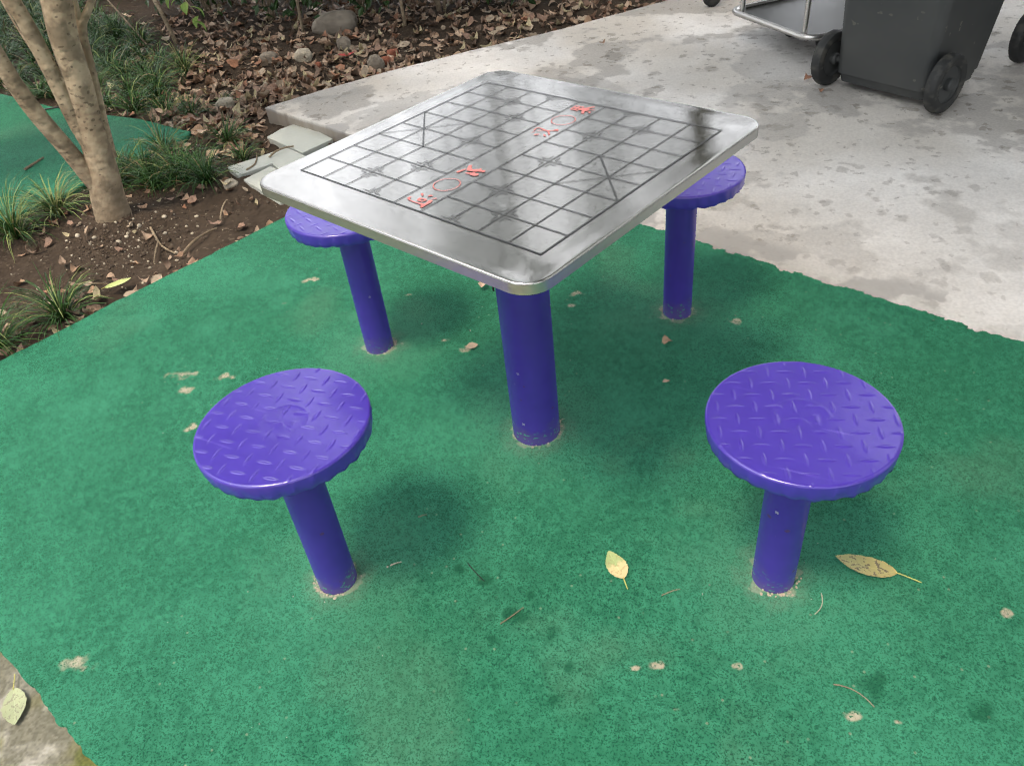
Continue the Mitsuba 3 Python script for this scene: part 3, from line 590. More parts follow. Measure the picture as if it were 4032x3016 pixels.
def big_tree(x, y, h, crowns, label, seed, r=.14):
    k = numbered('tall_tree'); rg = np.random.default_rng(seed)
    tr = spline([(x, y, -.25, r * 1.25), (x + .03, y, .3, r), (x + rg.normal() * .1, y + .05, h * .45, r * .75), (x + rg.normal() * .2, y + .1, h * .9, r * .25)], 22)
    put(k + '__trunk', tube(tr[:, :3], tr[:, 3], 16, wob=.06, seed=seed), 'bark', True)
    for q, cr in enumerate(crowns):
        cen, rad, n, cl = cr[:4]; kw = cr[4] if len(cr) > 4 else {}
        lm = spline([(*tr[10 + q, :3], r * .45), (*(np.array(tr[10 + q, :3]) * .5 + np.array(cen) * .5), r * .3), (*cen, r * .1)], 12)
        put(k + '__limb' + ('_%03d' % q if q else ''), tube(lm[:, :3], lm[:, 3], 10, wob=.05, seed=seed + q), 'bark', True)
        put_crown(k + '__crown' + ('_%03d' % q if q else ''), cen, rad, n, cl, seed + 50 + q, **kw)
    lab(k, label, 'tree', 'trees round the play area')
B_ = dict(L0=.15, W0=.09, spread=.19); D_ = dict(L0=.17, W0=.10, spread=.42); H_ = dict(L0=.21, W0=.125, spread=.5, carve=False, zmin=.5); F_ = dict(L0=.17, W0=.10, spread=.36, carve=False)
big_tree(-3.4, 6.6, 6.0, [((-3.0, 6.4, 4.0), (2.0, 1.7, 2.0), 7600, 110, B_), ((-2.6, 6.9, 6.4), (2.4, 1.5, .8), 3400, 60, B_)], 'tall leafy tree beyond the planting bed on the left', 21, .06)
big_tree(0.3, 6.9, 6.5, [((0.2, 6.6, 3.8), (2.1, 1.4, 2.0), 7200, 105, B_), ((0.1, 6.7, 6.5), (2.4, 1.5, .8), 3400, 60, B_)], 'tall leafy tree beyond the planting bed in the middle', 22, .06)
big_tree(3.6, 6.6, 6.5, [((3.3, 6.3, 3.8), (2.1, 1.7, 2.0), 8000, 115, B_), ((2.5, 6.2, 6.3), (2.2, 1.7, .8), 3600, 60, B_)], 'tall leafy tree beyond the concrete at the back right', 23, .06)
big_tree(1.9, 5.9, 6.6, [((2.1, 4.5, 5.5), (3.3, 1.2, .6), 6800, 85, B_)], 'slender leafy tree beyond the slab, nearest the trolley', 32)
big_tree(5.6, 1.2, 6.0, [((4.5, 1.0, 4.0), (1.7, 2.8, 2.1), 8500, 70, D_), ((2.3, 1.0, 5.4), (2.1, 2.3, .7), 9500, 90, D_)], 'tall leafy tree at the right side of the concrete', 24)
big_tree(3.4, -4.6, 6.0, [((2.9, -3.8, 3.8), (2.1, 1.9, 2.2), 8500, 60, D_), ((1.7, -1.5, 5.6), (2.0, 1.8, .7), 8500, 80, D_), ((.1, -.2, 5.8), (1.1, 1.0, .5), 3500, 40, D_)], 'tall leafy tree behind the viewer on the right', 25)
big_tree(-7.2, 0.6, 5.0, [((-6.9, 0.6, 3.2), (1.2, 3.2, 2.1), 6800, 80, H_), ((-5.4, -3.0, 2.4), (1.6, 1.9, 1.5), 4200, 45, H_)], 'tall leafy tree far to the left of the tables', 26)
big_tree(-2.2, -6.6, 5.0, [((-2.4, -6.2, 2.7), (2.4, 1.4, 1.8), 4800, 60, H_), ((.8, -6.3, 3.5), (2.0, 1.4, 2.4), 6000, 50, H_)], 'tall leafy tree behind the viewer on the left', 27)
big_tree(8.6, 0.2, 4.5, [((7.8, 0.0, 2.0), (1.2, 4.8, 1.9), 10000, 90, H_)], 'broad leafy tree far off to the right', 28)
big_tree(5.9, -4.4, 4.8, [((5.6, -4.2, 2.5), (2.0, 2.0, 2.2), 6500, 70, H_)], 'broad leafy tree off to the right, nearest the viewer', 29)
big_tree(-6.7, 4.4, 5.2, [((-6.3, 4.1, 3.0), (1.5, 2.2, 2.4), 7500, 80, H_)], 'leafy tree off to the left beyond the green path', 30)
big_tree(-4.7, 3.3, 4.8, [((-2.6, 3.5, 4.8), (1.7, 1.0, .5), 5500, 60, D_)], 'slim leafy tree leaning over the lilyturf from the left', 31)
# shrubs at the back of the bed
def shrub(x, y, h, seed, label, n=1500):
    k = numbered('evergreen_shrub'); rg = np.random.default_rng(seed); z0 = float(zat(x, y)); tips = []
    ms = []
    for q in range(5):
        a = rg.uniform(0, 2 * PI); t = spline([(x + .02 * math.cos(a), y + .02 * math.sin(a), z0 - .05, .011), (x + .10 * math.cos(a), y + .1 * math.sin(a), z0 + h * .45, .008), (x + .3 * math.cos(a), y + .3 * math.sin(a), z0 + h, .004)], 9)
        ms.append(tube(t[:, :3], t[:, 3], 7))
    put(k + '__stems', cat(ms), 'bark', 40)
    m, col = crown((x, y, z0 + h * .55), (.46, .40, h * .50), n, 34, seed, L0=.085, W0=.042, spread=.12, hollow=.2, cols=((.012, .035, .010), (.035, .075, .018)), zmin=z0 + .06, carve=False)
    put(k + '__foliage', m, 'canopy', False, color=col); lab(k, label, 'shrub', 'dark shrubs at the back of the bed')
for i, (x, y, h, lb) in enumerate([(-3.05, 6.5, .9, 'dark shrub at the far left behind the lilyturf'), (-2.05, 5.35, 1.0, 'dark shrub left of the sapling with bright leaves'), (-1.5, 4.92, 1.0, 'dark shrub behind the boulder on its left'), (-.80, 4.68, .95, 'dark shrub right of the boulder'),
                                (-.22, 4.52, .95, 'dark shrub at the top edge in the middle'), (.40, 4.55, 1.0, 'dark shrub behind the far edge of the concrete'), (1.0, 5.1, 1.0, 'dark shrub left of the steel trolley'), (1.75, 5.05, 1.7, 'dark shrub straight behind the steel trolley'), (2.5, 5.35, 1.8, 'dark shrub behind the black bin'), (3.3, 5.7, 1.8, 'dark shrub farthest to the right')]):
    shrub(x, y, h, 70 + i, lb)

# sapling with sunlit leaves
def leaf_grid(Ln, Wd, curl=.0, fold=.0, nl=9, nw=4, wav=0.0, tip=.12, seed=0, twist=0.0):
    rg = np.random.default_rng(seed)
    u = np.linspace(0, 1, nl)[:, None]; v = np.linspace(-1, 1, nw + 1)[None]
    prof = np.sin(PI * np.clip(u, 0, 1) ** .85) ** .8; prof[0] = .02; prof[-1] = .02
    jag = 1 + wav * (rg.random((nl, 1)) - .5) * 2
    X = u * Ln + 0 * v; Y = v * Wd / 2 * prof * np.where(np.abs(v) > .9, jag, 1)
    Z = np.abs(Y) * fold + curl * Ln * (u - .5) ** 2 * 2 + wav * .12 * Ln * np.sin(u * 9 + v * 2 + seed) * np.abs(v) + twist * Y * (u - .5)
    V = np.stack([X - Ln / 2, Y, Z], -1).reshape(-1, 3); idx = np.arange(nl * (nw + 1)).reshape(nl, nw + 1)
    q = np.stack([idx[:-1, :-1], idx[1:, :-1], idx[1:, 1:], idx[:-1, 1:]], -1).reshape(-1, 4)
    uv = np.stack([u + 0 * v, (v + 1) / 2 + 0 * u], -1).reshape(-1, 2)
    return trimesh.Trimesh(V, np.vstack([q[:, [0, 1, 2]], q[:, [0, 2, 3]]]), process=False), uv
st = spline([(-2.117, 4.56, -.08, .016), (-2.16, 4.60, .12, .014), (-2.22, 4.66, .32, .013), (-2.23, 4.7, .7, .010), (-2.2, 4.72, 1.5, .006)], 22)
put('sapling__stem', tube(st[:, :3], st[:, 3], 10, wob=.06), 'bark', 50)
tw = spline([(-2.23, 4.69, .66, .005), (-2.05, 4.35, .56, .004), (-1.82, 4.0, .38, .003), (-1.69, 3.82, .26, .002)], 14)
put('sapling__twig', tube(tw[:, :3], tw[:, 3], 6), 'bark', 50)
rg = np.random.default_rng(5)
for k in range(13):
    m, uv = leaf_grid(.10 * rg.uniform(.7, 1.15), .045, curl=-.35, fold=.3, nl=7, nw=2, seed=k)
    b = tw[8 + (k * 6) // 13, :3] + rg.normal(0, .03, 3); a = rg.uniform(0, 360)
    m.apply_translation([.05, 0, 0]); 
    M = np.array(T().translate(b.tolist()).rotate([0, 0, 1], float(a)).rotate([0, 1, 0], float(rg.uniform(10, 65))).matrix)
    m.apply_transform(M); put('sapling__leaf' + ('_%03d' % k if k else ''), m, 'lit_leaf', True)
lab('sapling', 'thin sapling with a cluster of bright pale green leaves', 'sapling')
for (pts, lb) in (([(-1.19, 4.39, -.1, .011), (-1.18, 4.42, .2, .010), (-1.2, 4.5, .9, .007)], 'thin bare stem standing right of the boulder in the dark shrubs'), ([(-.471, 4.22, -.1, .012), (-.475, 4.25, .2, .011), (-.46, 4.3, .9, .008)], 'thin pale stem standing near the far slab edge')):
    k = numbered('bare_stem'); s = spline(pts, 10); put(k, tube(s[:, :3], s[:, 3], 9, wob=.06), 'bark', 50); lab(k, lb, 'stem')
dead = spline([(-2.30, 4.50, -.05, .007), (-2.55, 4.85, .12, .006), (-2.9, 5.3, .35, .005)], 10)
put('dead_branch', tube(dead[:, :3], dead[:, 3], 8, wob=.08), 'bark', 50); lab('dead_branch', 'bare grey branch slanting over the lilyturf', 'branch')
for pts, lb in (([(-2.32, 3.10, .13, .007), (-2.45, 3.25, .28, .006), (-2.62, 3.5, .52, .005)], 'pale dead twig slanting up between the tree stems'), ([(-2.66, 3.35, .02, .006), (-2.72, 3.42, .22, .006), (-2.73, 3.5, .45, .005)], 'upright pale twig left of the tree in the lilyturf')):
    k = numbered('dead_twig'); s = spline(pts, 8); put(k, tube(s[:, :3], s[:, 3], 7, wob=.1), 'bark', 50); lab(k, lb, 'twig')

# ------------------------------------------------------------------ lilyturf
def tuft(x, y, n, Lb, seed, width=.0045, light=0.0):
    rg = np.random.default_rng(seed); z0 = float(zat(x, y)); VS, FS, CS = [], [], []; ns = 5
    for b in range(n):
        a = rg.uniform(0, 2 * PI); L = Lb * rg.uniform(.65, 1.35); el = rg.uniform(.55, 1.45); r0 = rg.uniform(0, .022)
        bend = rg.uniform(1.1, 2.7); w = width * rg.uniform(.7, 1.25)
        d = np.array([math.cos(a), math.sin(a)]); p = np.array([r0 * math.cos(a), r0 * math.sin(a), -.005]); side = np.array([-d[1], d[0], 0]) * w / 2
        aa = rg.normal(0, .4); side = side * math.cos(aa) + np.array([0, 0, 1]) * math.sin(aa) * w / 2
        pts = [p.copy()]; e = el
        for s in range(ns): 
            p = p + L / ns * np.array([d[0] * math.cos(e), d[1] * math.cos(e), math.sin(e)]); e -= bend / ns * (0.5 + s * .25); 
            if p[2] < .004: p[2] = .004
            pts.append(p.copy())
        ws = [.8, 1, 1, .9, .6, .08]; base = len(VS) 
        for s in range(ns + 1): VS += [pts[s] + side * ws[s], pts[s] - side * ws[s]]
        for s in range(ns): q = base + 2 * s; FS += [(q, q + 1, q + 3), (q, q + 3, q + 2)]
        t = rg.random(); c = np.array([.010, .038, .010]) * (1 - t) + np.array([.040, .110, .020]) * t
        if rg.random() < .08 + light: c = np.array([.22, .27, .09])
        if rg.random() < .05: c = np.array([.20, .15, .07])
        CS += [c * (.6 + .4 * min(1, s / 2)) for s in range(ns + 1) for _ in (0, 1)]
    V = np.array(VS) + [x, y, z0]
    return trimesh.Trimesh(V, FS, process=False), np.array(CS)
TUFTS = [(-1.565, .905, 75, .19, 'dark green lilyturf tuft spreading over the rubber edge, second from the left frame edge'), (-1.73, .745, 80, .20, 'lilyturf tuft at the left frame edge, leaning over the rubber edge'),
         (-2.03, 1.62, 90, .24, 'large lilyturf tuft left of the tree foot at the frame edge'), (-1.92, 1.80, 80, .22, 'lilyturf tuft in full sun just left of the tree foot'), (-1.62, 2.12, 80, .22, 'broad lilyturf tuft right of the tree, at the path edge'),
         (-1.44, 2.04, 80, .21, 'lilyturf tuft between the tree and the pale stone slabs, left of two'), (-1.31, 1.98, 70, .19, 'lilyturf tuft touching the corner of the pale stone slab'), (-1.60, 2.36, 55, .20, 'thin lilyturf tuft overhanging the tip of the green path'),
         (-1.33, 2.50, 60, .17, 'upright lilyturf tuft left of the concrete corner'), (-1.86, 3.78, 70, .22, 'bright lilyturf tuft standing alone at the edge of the leaf litter'), (-1.96, 3.52, 60, .20, 'lilyturf tuft with pale tips in front of the bright lone tuft'),
         (-1.75, 2.02, 70, .2, 'lilyturf tuft close behind the tree foot'), (-1.72, 2.17, 60, .17, 'lilyturf tuft at the near end of the green path, left of the broad one'), (-1.50, 2.17, 60, .18, 'lilyturf tuft right behind the broad one at the path edge'), (-1.55, 2.00, 55, .17, 'lilyturf tuft in front of the broad one, right of the tree foot'), (-1.40, 2.16, 50, .16, 'lilyturf tuft behind the one that touches the slab corner'), (-1.62, 2.95, 45, .17, 'lilyturf tuft at the far side of the path tip, among brown leaves'), (-1.78, 3.02, 60, .18, 'lilyturf tuft at the front edge of the lilyturf mass'), (-1.20, 2.24, 34, .12, 'small lilyturf tuft between two pale stone slabs'), (-1.47, 3.12, 22, .10, 'small green seedling tuft among the brown leaves')]
for i, (x, y, n, L, lb) in enumerate(TUFTS):
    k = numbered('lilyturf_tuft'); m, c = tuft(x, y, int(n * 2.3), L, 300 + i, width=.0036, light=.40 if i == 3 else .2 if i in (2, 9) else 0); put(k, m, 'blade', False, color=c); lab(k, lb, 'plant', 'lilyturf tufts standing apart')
GP = Polygon([(-3.05, 3.80), (-2.4, 3.36), (-1.95, 3.03), (-1.86, 3.15), (-1.82, 3.35), (-1.88, 3.65), (-2.08, 4.13), (-2.3, 4.6), (-2.8, 5.3), (-3.5, 6.3), (-5, 6.9), (-5, 4.9)])
rg = np.random.default_rng(77); ms, cs = [], []
while len(ms) < 400:
    x, y = rg.uniform(-5, -1.7), rg.uniform(2.9, 6.9)
    if GP.contains(Point(x, y)):
        m, c = tuft(x, y, 38, rg.uniform(.11, .22), 1000 + len(ms), width=.005); ms.append(m); cs.append(c)
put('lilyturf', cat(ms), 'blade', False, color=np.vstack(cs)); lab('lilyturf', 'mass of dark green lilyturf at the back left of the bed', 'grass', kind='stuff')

# ------------------------------------------------------------------ leaf litter
LCOL = np.array([(.30, .20, .14), (.38, .27, .19), (.24, .155, .105), (.45, .34, .25), (.19, .125, .088), (.34, .25, .185), (.27, .175, .13), (.38, .25, .165), (.16, .11, .08), (.37, .30, .225), (.31, .16, .10), (.43, .37, .23)])
VAR = []
for k in range(24):
    m, uv = leaf_grid(1.0, .58 + .1 * math.sin(k * 2.1), curl=[.5, -.5, .8, .2, -.3, .9][k % 6], fold=[.5, -.3, .2, .7, .1, -.5, .35][k % 7], nl=6, nw=4, wav=.30, seed=k, twist=[.6, -.7, .2][k % 3])
    v = np.array(m.vertices); v += (meshkit.noise(v * 3 + k, k)[:, None] - .5) * np.array([.05, .08, .22]); m.vertices = v
    c = LCOL[k % 12] * (.75 + .5 * meshkit.noise(v * 4 + k, k + 3)[:, None]); c = np.where(np.abs(v[:, 1:2]) < .02, c * .8, c)
    VAR.append((m, c))
VARD = [mikit.ply(m, 'dry_leaf', smooth=True, color=c) for m, c in VAR]
R1 = Polygon([(-1.78, 2.72), (-1.5, 2.45), (-1.22, 2.35), (-1.2, 2.72), (-.55, 3.1), (.4, 3.5), (1.3, 3.9), (.6, 4.5), (-1, 5.3), (-2.4, 5.1), (-1.95, 3.9), (-1.80, 3.2)])
TILES = [[(-1.112, 2.433), (-1.055, 2.525), (-.985, 2.575), (-.935, 2.545), (-.765, 2.30), (-.90, 2.17)], [(-1.246, 2.112), (-.985, 2.262), (-.80, 2.03), (-.95, 1.945), (-1.028, 2.088), (-1.174, 1.996)], [(-1.141, 1.951), (-1.035, 2.070), (-.80, 1.76), (-.93, 1.66)]]
blocked = union_all([green_poly.buffer(.0), slab_poly, path_poly.buffer(-.06)] + [Polygon(t).buffer(.012) for t in TILES])
HEAP = Polygon([(-1.80, 2.75), (-1.5, 2.5), (-1.25, 2.42), (-1.22, 2.74), (-.85, 2.96), (-.4, 3.2), (-.8, 3.6), (-1.5, 3.6), (-1.85, 3.3)])
def dens(x, y):
    p = Point(x, y)
    if HEAP.contains(p): return 1.0
    if R1.contains(p): return .50
    if y < 1.75 and x > -2.2: return .13 + .45 * float(sstep(.15, .02, green_poly.distance(p)) + sstep(1.2, .8, y))
    if -1.5 < x < -.9 and 1.7 < y < 2.4: return .45
    return .22
rg = np.random.default_rng(99); PL = []
tries = 0
while len(PL) < 3000 and tries < 60000:
    tries += 1
    x, y = rg.uniform(-4.6, 1.6), rg.uniform(.5, 5.6)
    if x < -2.4 and y > 3.9 and rg.random() < .8: continue
    if rg.random() > dens(x, y): continue
    if contains_xy(blocked, x, y): continue
    PL.append((x, y, rg.uniform(.045, .092) if y > 2.3 else rg.uniform(.025, .062), rg.integers(24), rg.uniform(0, 360), rg.normal(0, 20), rg.normal(0, 20), rg.uniform(.002, .022)))
def leaf_tw(o):
    x, y, s, k, a, b, c, dz = o
    return T().translate([x, y, float(zat(x, y)) + dz]).rotate([0, 0, 1], float(a)).rotate([1, 0, 0], float(b)).rotate([0, 1, 0], float(c)).scale(float(s))
_rt = np.cross(_f, _up)
def inview(o):
    d = np.array([o[0], o[1], -.05]) - CAM; z = d @ _f; tx = math.tan(math.radians(65.58 / 2))
    return abs(d @ _rt / z) < tx and abs(d @ _up / z) < tx * .747
def size(o): return o[2] / np.linalg.norm(np.array([o[0], o[1], 0]) - CAM)
# sunken copies of many leaves first, the largest in view singly
PL.sort(key=lambda o: -size(o) * (1 if inview(o) else .01))
NSING = 262
for o in PL[:NSING]:
    k = numbered('fallen_leaf'); scene[k] = {**VARD[o[3]], 'to_world': leaf_tw(o)}
    lab(k, 'dry brown fallen leaf lying on the earth of the bed', 'leaf', 'dry leaves lying in the bed')
VS, FS, CS, n0 = [], [], [], 0
for o in PL[NSING:]:
    m, c = VAR[o[3]]; M = np.array(leaf_tw(o).matrix); v = np.array(m.vertices) @ M[:3, :3].T + M[:3, 3]
    VS.append(v); FS.append(np.array(m.faces) + n0); CS.append(c * rg.uniform(.7, 1.15)); n0 += len(v)
put('leaf_litter', trimesh.Trimesh(np.vstack(VS), np.vstack(FS), process=False), 'dry_leaf', True, color=np.vstack(CS))
lab('leaf_litter', 'brown leaf litter covering the back of the bed', 'leaf litter', kind='stuff')

# pebbles and crumbs of earth
rg = np.random.default_rng(123); VS, FS, CS, n0 = [], [], [], 0
ico = trimesh.creation.icosphere(1, 1.0); iv, ifc = np.array(ico.vertices), np.array(ico.faces)
def pebble(x, y, s, c):
    global n0
    v = iv * s * rg.uniform(.6, 1.3, 3) * (1 + .25 * (meshkit.noise(iv * 2 + rg.uniform(0, 50), 1)[:, None] - .5) * 2)
    VS.append(v + [x, y, float(zat(x, y)) + s * .3]); FS.append(ifc + n0); CS.append(np.tile(c, (len(v), 1))); n0 += len(v)
for k in range(2600):
    cl = rg.random()
    if cl < .18: x, y = rg.normal(-1.50, .13), rg.normal(1.45, .16)
    elif cl < .23: x, y = rg.normal(-1.58, .05), rg.normal(1.44, .05)
    elif cl < .5: x, y = rg.normal(-.75, .35), rg.normal(3.6, .25)
    else: x, y = rg.uniform(-2, -.4), rg.uniform(.7, 4.2)
    if contains_xy(blocked, x, y): continue
    t = rg.random()
    c = np.array([.42, .37, .29]) * rg.uniform(.7, 1.1) if t < .22 else np.array([.075, .055, .04]) * rg.uniform(.5, 1.5)
    pebble(x, y, float(np.clip(rg.lognormal(-5.7, .45), .0016, .009)), c)
put('gravel', trimesh.Trimesh(np.vstack(VS), np.vstack(FS), process=False), 'pebble', True, color=np.vstack(CS)); lab('gravel', 'small pale pebbles and clods scattered over the earth', 'gravel', kind='stuff')
def rock(x, y, sx, sy, sz, seed, name, label, bs='stone', catg='stone', rz=0):
    m = trimesh.creation.icosphere(3, 1.0); v = np.array(m.vertices); s = np.sign(v) * np.abs(v) ** .75
    v = s * (1 + .55 * (meshkit.fbm(v * 1.5 + seed * 3, 3, seed)[:, None] - .5)) * [sx, sy, sz]
    c, sn = math.cos(rz), math.sin(rz); v = np.c_[v[:, 0] * c - v[:, 1] * sn, v[:, 0] * sn + v[:, 1] * c, v[:, 2]]
    k = numbered(name); put(k, trimesh.Trimesh(v + [x, y, float(zat(x, y)) + sz * .45], m.faces, process=False), bs, 30); lab(k, label, catg)
rock(-.95, 4.36, .15, .10, .085, 2, 'boulder', 'large grey boulder lying in the dark earth at the back', catg='boulder')
rock(-1.46, 3.08, .05, .04, .035, 3, 'stone_lump', 'whitish stone among the sunlit brown leaves', 'grout')
rock(-1.33, 3.82, .055, .045, .04, 4, 'stone_lump', 'grey stone above the sunlit leaves, left of the tan one')
rock(-1.10, 3.76, .055, .045, .045, 5, 'stone_lump', 'tan rounded stone left of the red packet', 'grout')
rock(-.85, 3.86, .045, .03, .05, 6, 'stone_lump', 'upright grey stone leaning behind the red packet')
rock(-.62, 3.42, .05, .035, .055, 7, 'stone_lump', 'upright grey stone close to the slab edge')
rock(-.53, 3.60, .035, .025, .03, 8, 'brick_chip', 'orange brick fragment right of the pale pebble heap', 'brick_red', 'brick', .5)
rock(-.57, 3.50, .03, .03, .028, 9, 'brick_chip', 'orange brick fragment directly above the slab edge', 'brick_red', 'brick')
rock(-1.19, 1.92, .03, .025, .022, 10, 'stone_lump', 'small pale stone beside the corner of the lowest stone slab', 'grout')
rock(-1.0, 3.62, .022, .02, .02, 11, 'brick_chip', 'dull red brick fragment left of the red packet', 'brick_red', 'brick')
pk, _ = leaf_grid(.11, .055, curl=.25, fold=.1, nl=8, nw=4, seed=3)
bsdf('red_foil', {'type': 'twosided', 'b': {'type': 'principled', 'base_color': {'type': 'rgb', 'value': [0.40, 0.06, 0.06]}, 'roughness': .35}})
put('red_packet', pk, 'red_foil', True, tw=T().translate([-.82, 3.68, float(zat(-.82, 3.68)) + .03]).rotate([0, 0, 1], 10)); lab('red_packet', 'small crumpled red packet lying among the stones', 'litter')

# ------------------------------------------------------------------ pale stone slabs
for pts, rot, lb in (([(-1.112, 2.433), (-1.055, 2.525), (-.985, 2.575), (-.935, 2.545), (-.765, 2.30), (-.90, 2.17)], 0, 'pale grey-green stone slab nearest the concrete corner, rounded at the back'),
                 ([(-1.246, 2.112), (-.985, 2.262), (-.80, 2.03), (-.95, 1.945), (-1.028, 2.088), (-1.174, 1.996)], 1, 'pale grey-green stone slab in the middle with a twig on it'),
                 ([(-1.141, 1.951), (-1.035, 2.070), (-.80, 1.76), (-.93, 1.66)], 2, 'pale grey-green stone slab nearest the table corner')):
    k = numbered('stone_slab'); pl = rough_poly(pts, .003, step=.02, seed=50 + rot, scale=14).buffer(-.01).buffer(.01)
    put(k, slab(pl, -.085, -.046 - .004 * (rot == 2), .003), 'tile', 40); lab(k, lb, 'slab', 'pale stone slabs')

# ------------------------------------------------------------------ wheelie bins
A2 = np.array([.531, -.847]); B2 = np.array([.847, .531])
def bin_(cx, cy, label, lid=True):
    k = numbered('wheelie_bin'); ang = math.degrees(math.atan2(A2[1], A2[0])); W = T().translate([cx, cy, 0]).rotate([0, 0, 1], ang)     # local x along the axle, local y away from the viewer
    def ring(z, w, y0, y1, r): 
        return affinity.translate(sbox(-w / 2 + r, y0 + r, w / 2 - r, y1 - r).buffer(r, 6), 0, 0), z
    secs = [ring(.035, .42, .03, .40, .035), ring(.075, .425, .018, .415, .035), ring(.0755, .435, .008, .42, .035), ring(.30, .455, -.002, .47, .04), ring(.92, .52, -.02, .60, .045), ring(1.0, .53, -.02, .61, .045)]
    rg_ = [np.c_[np.array(p.exterior.coords)[:-1], np.full(len(p.exterior.coords) - 1, z)] for p, z in secs]; n = len(rg_[0])
    V = np.vstack(rg_); F = []
    for r in range(len(rg_) - 1):
        for j in range(n):
            a, b = r * n + j, r * n + (j + 1) % n; F += [(a, b + n, b), (a, a + n, b + n)]
    V = np.vstack([V, [[0, .2, .035]]]); F += [(len(V) - 1, (j + 1) % n, j) for j in range(n)]
    m = trimesh.Trimesh(V, F, process=False); trimesh.repair.fix_normals(m)
    put(k + '__body', m, 'bin_plastic', 30, tw=W)
    if lid: put(k + '__lid', rbox(.58, .72, .05, .018).apply_translation([0, .28, 1.0]), 'bin_plastic', 30, tw=W)
    put(k + '__axle', tube([(-.26, .045, .118), (.26, .045, .118)], .0125, 12), 'bin_plastic', 40, tw=W)
    for sx in (-1, 1):
        kk = k + '__wheel' + ('' if sx < 0 else '_001'); R = .118
        ty = revolve([(.074, -.020), (.086, -.024), (.104, -.026), (.114, -.020), (R, -.008), (R, .008), (.114, .020), (.104, .026), (.086, .024), (.074, .020)], 44)
        M = W.translate([sx * .272, .045, R]).rotate([0, 1, 0], 90)
        put(kk + '__tyre', ty, 'tyre', 40, tw=M)
        put(kk + '__hub', cat([revolve([(.002, -.008), (.070, -.010), (.0745, -.018), (.0745, .018), (.070, .010), (.002, .008)], 36), revolve([(.002, -.033), (.02, -.033), (.024, -.026), (.026, .026), (.02, .033), (.002, .033)], 20)]
                              ), 'bin_plastic', 40, tw=M)
    lab(k, label, 'bin', 'black wheelie bins')
bin_(1.671, 1.854, 'black wheelie bin seen from behind with both wheels in view')
bin_(2.560, 1.835, 'black wheelie bin cut off by the right frame edge')

# ------------------------------------------------------------------ steel trolley
C0 = np.array([1.544, 2.321]); E1 = np.array([-.305, .952]); E2 = np.array([.952, .305]); LX, LY, ZT = .655, .95, .14
def tp(a, b, z=0.0): q = C0 + E1 * a + E2 * b; return (q[0], q[1], z)
loop = []
r = .07
for (a, b, t0) in ((r, r, PI), (LX - r, r, -PI / 2), (LX - r, LY - r, 0), (r, LY - r, PI / 2)):
    for t in np.linspace(0, PI / 2, 7): loop.append(tp(a + r * math.cos(t0 + t), b + r * math.sin(t0 + t), ZT))
loop = np.array(loop + loop[:2])
put('steel_trolley__rim', tube(loop, .0145, 12, caps=False), 'chrome', 50)
pl = Polygon([tuple(p[:2]) for p in loop[:-2]])
put('steel_trolley__tray', slab(pl, ZT - .012, ZT - .006), 'tray_steel')
for q, (a, b) in enumerate(((.075, .028), (LX - .075, .028), (.075, LY - .03), (LX - .075, LY - .03))):
    put('steel_trolley__post' + ('_%03d' % q if q else ''), tube([tp(a, b, ZT - .005), tp(a, b, .95)], .0135, 14), 'chrome', 50)
    x, y, z = tp(.20 if a < .3 else LX - .20, .26 if b < .3 else LY - .2, 0)
    put('steel_trolley__caster' + ('_%03d' % q if q else ''), cat([revolve([(.012, -.014), (.042, -.014), (.048, -.007), (.048, .007), (.042, .014), (.012, .014)], 26).apply_transform(trimesh.transformations.rotation_matrix(PI / 2, [1, .3, 0])).apply_translation([x, y, .048]),
         rbox(.05, .045, .035, .004, 8).apply_translation([x, y, .092])]), 'tyre', 40)
put('steel_trolley__crossbar', tube([tp(.075, LY - .25, ZT + .06), tp(LX - .075, LY - .25, ZT + .06)], .008, 10), 'chrome', 50)
put('steel_trolley__shelf', slab(pl.buffer(-.02), .62, .635), 'tray_steel')
lab('steel_trolley', 'low stainless steel trolley with a tubular rim behind the black bin', 'trolley')
# dark caster at the top edge
x, y = 1.43, 3.575
put('rubber_caster__wheel', revolve([(.012, -.02), (.05, -.02), (.058, -.01), (.058, .01), (.05, .02), (.012, .02)], 28).apply_transform(trimesh.transformations.rotation_matrix(PI / 2, [1, .2, 0])).apply_translation([x, y, .058]), 'tyre', 40)
put('rubber_caster__fork', rbox(.07, .08, .09, .008).apply_translation([x, y, .075]), 'bin_plastic', 30)
lab('rubber_caster', 'dark caster standing on the concrete at the top frame edge', 'caster')

# ------------------------------------------------------------------ leaves, twigs and bits on the rubber and the concrete
def lone_leaf(x, y, z, Ln, Wd, rz, mat, label, stalk=.03, curl=.06, fold=.12, wav=.06, seed=0, stalk_mat='grout'):
    k = numbered('fallen_leaf'); m, uv = leaf_grid(Ln, Wd, curl=curl, fold=fold, nl=22, nw=8, wav=wav, seed=seed)
    W = T().translate([x, y, z]).rotate([0, 0, 1], rz)
    put(k + '__blade', m, mat, True, tw=W, uv=uv)
    s = spline([(-Ln * .46, 0, .002 + curl * Ln * .42), (-Ln / 2 - stalk * .5, .002, curl * Ln * .3 + .001), (-Ln / 2 - stalk, .003, .001)], 6)
    put(k + '__stalk', tube(s, .0011, 6), 'leaf_stalk', 40, tw=W); lab(k, label, 'leaf')
bsdf('leaf_stalk', {'type': 'principled', 'base_color': {'type': 'rgb', 'value': [.45, .42, .12]}, 'roughness': .5})
ZG = .0085
lone_leaf(.123, -.452, ZG, .078, .044, 104, 'leaf_yellow', 'yellow fallen leaf with a green tip lying between the two front stools', stalk=.026, seed=1)
lone_leaf(.620, -.530, ZG, .118, .050, 150, 'leaf_spotted', 'olive brown spotted leaf with a long yellow stalk beside the right front stool', stalk=.045, seed=2, curl=.10)
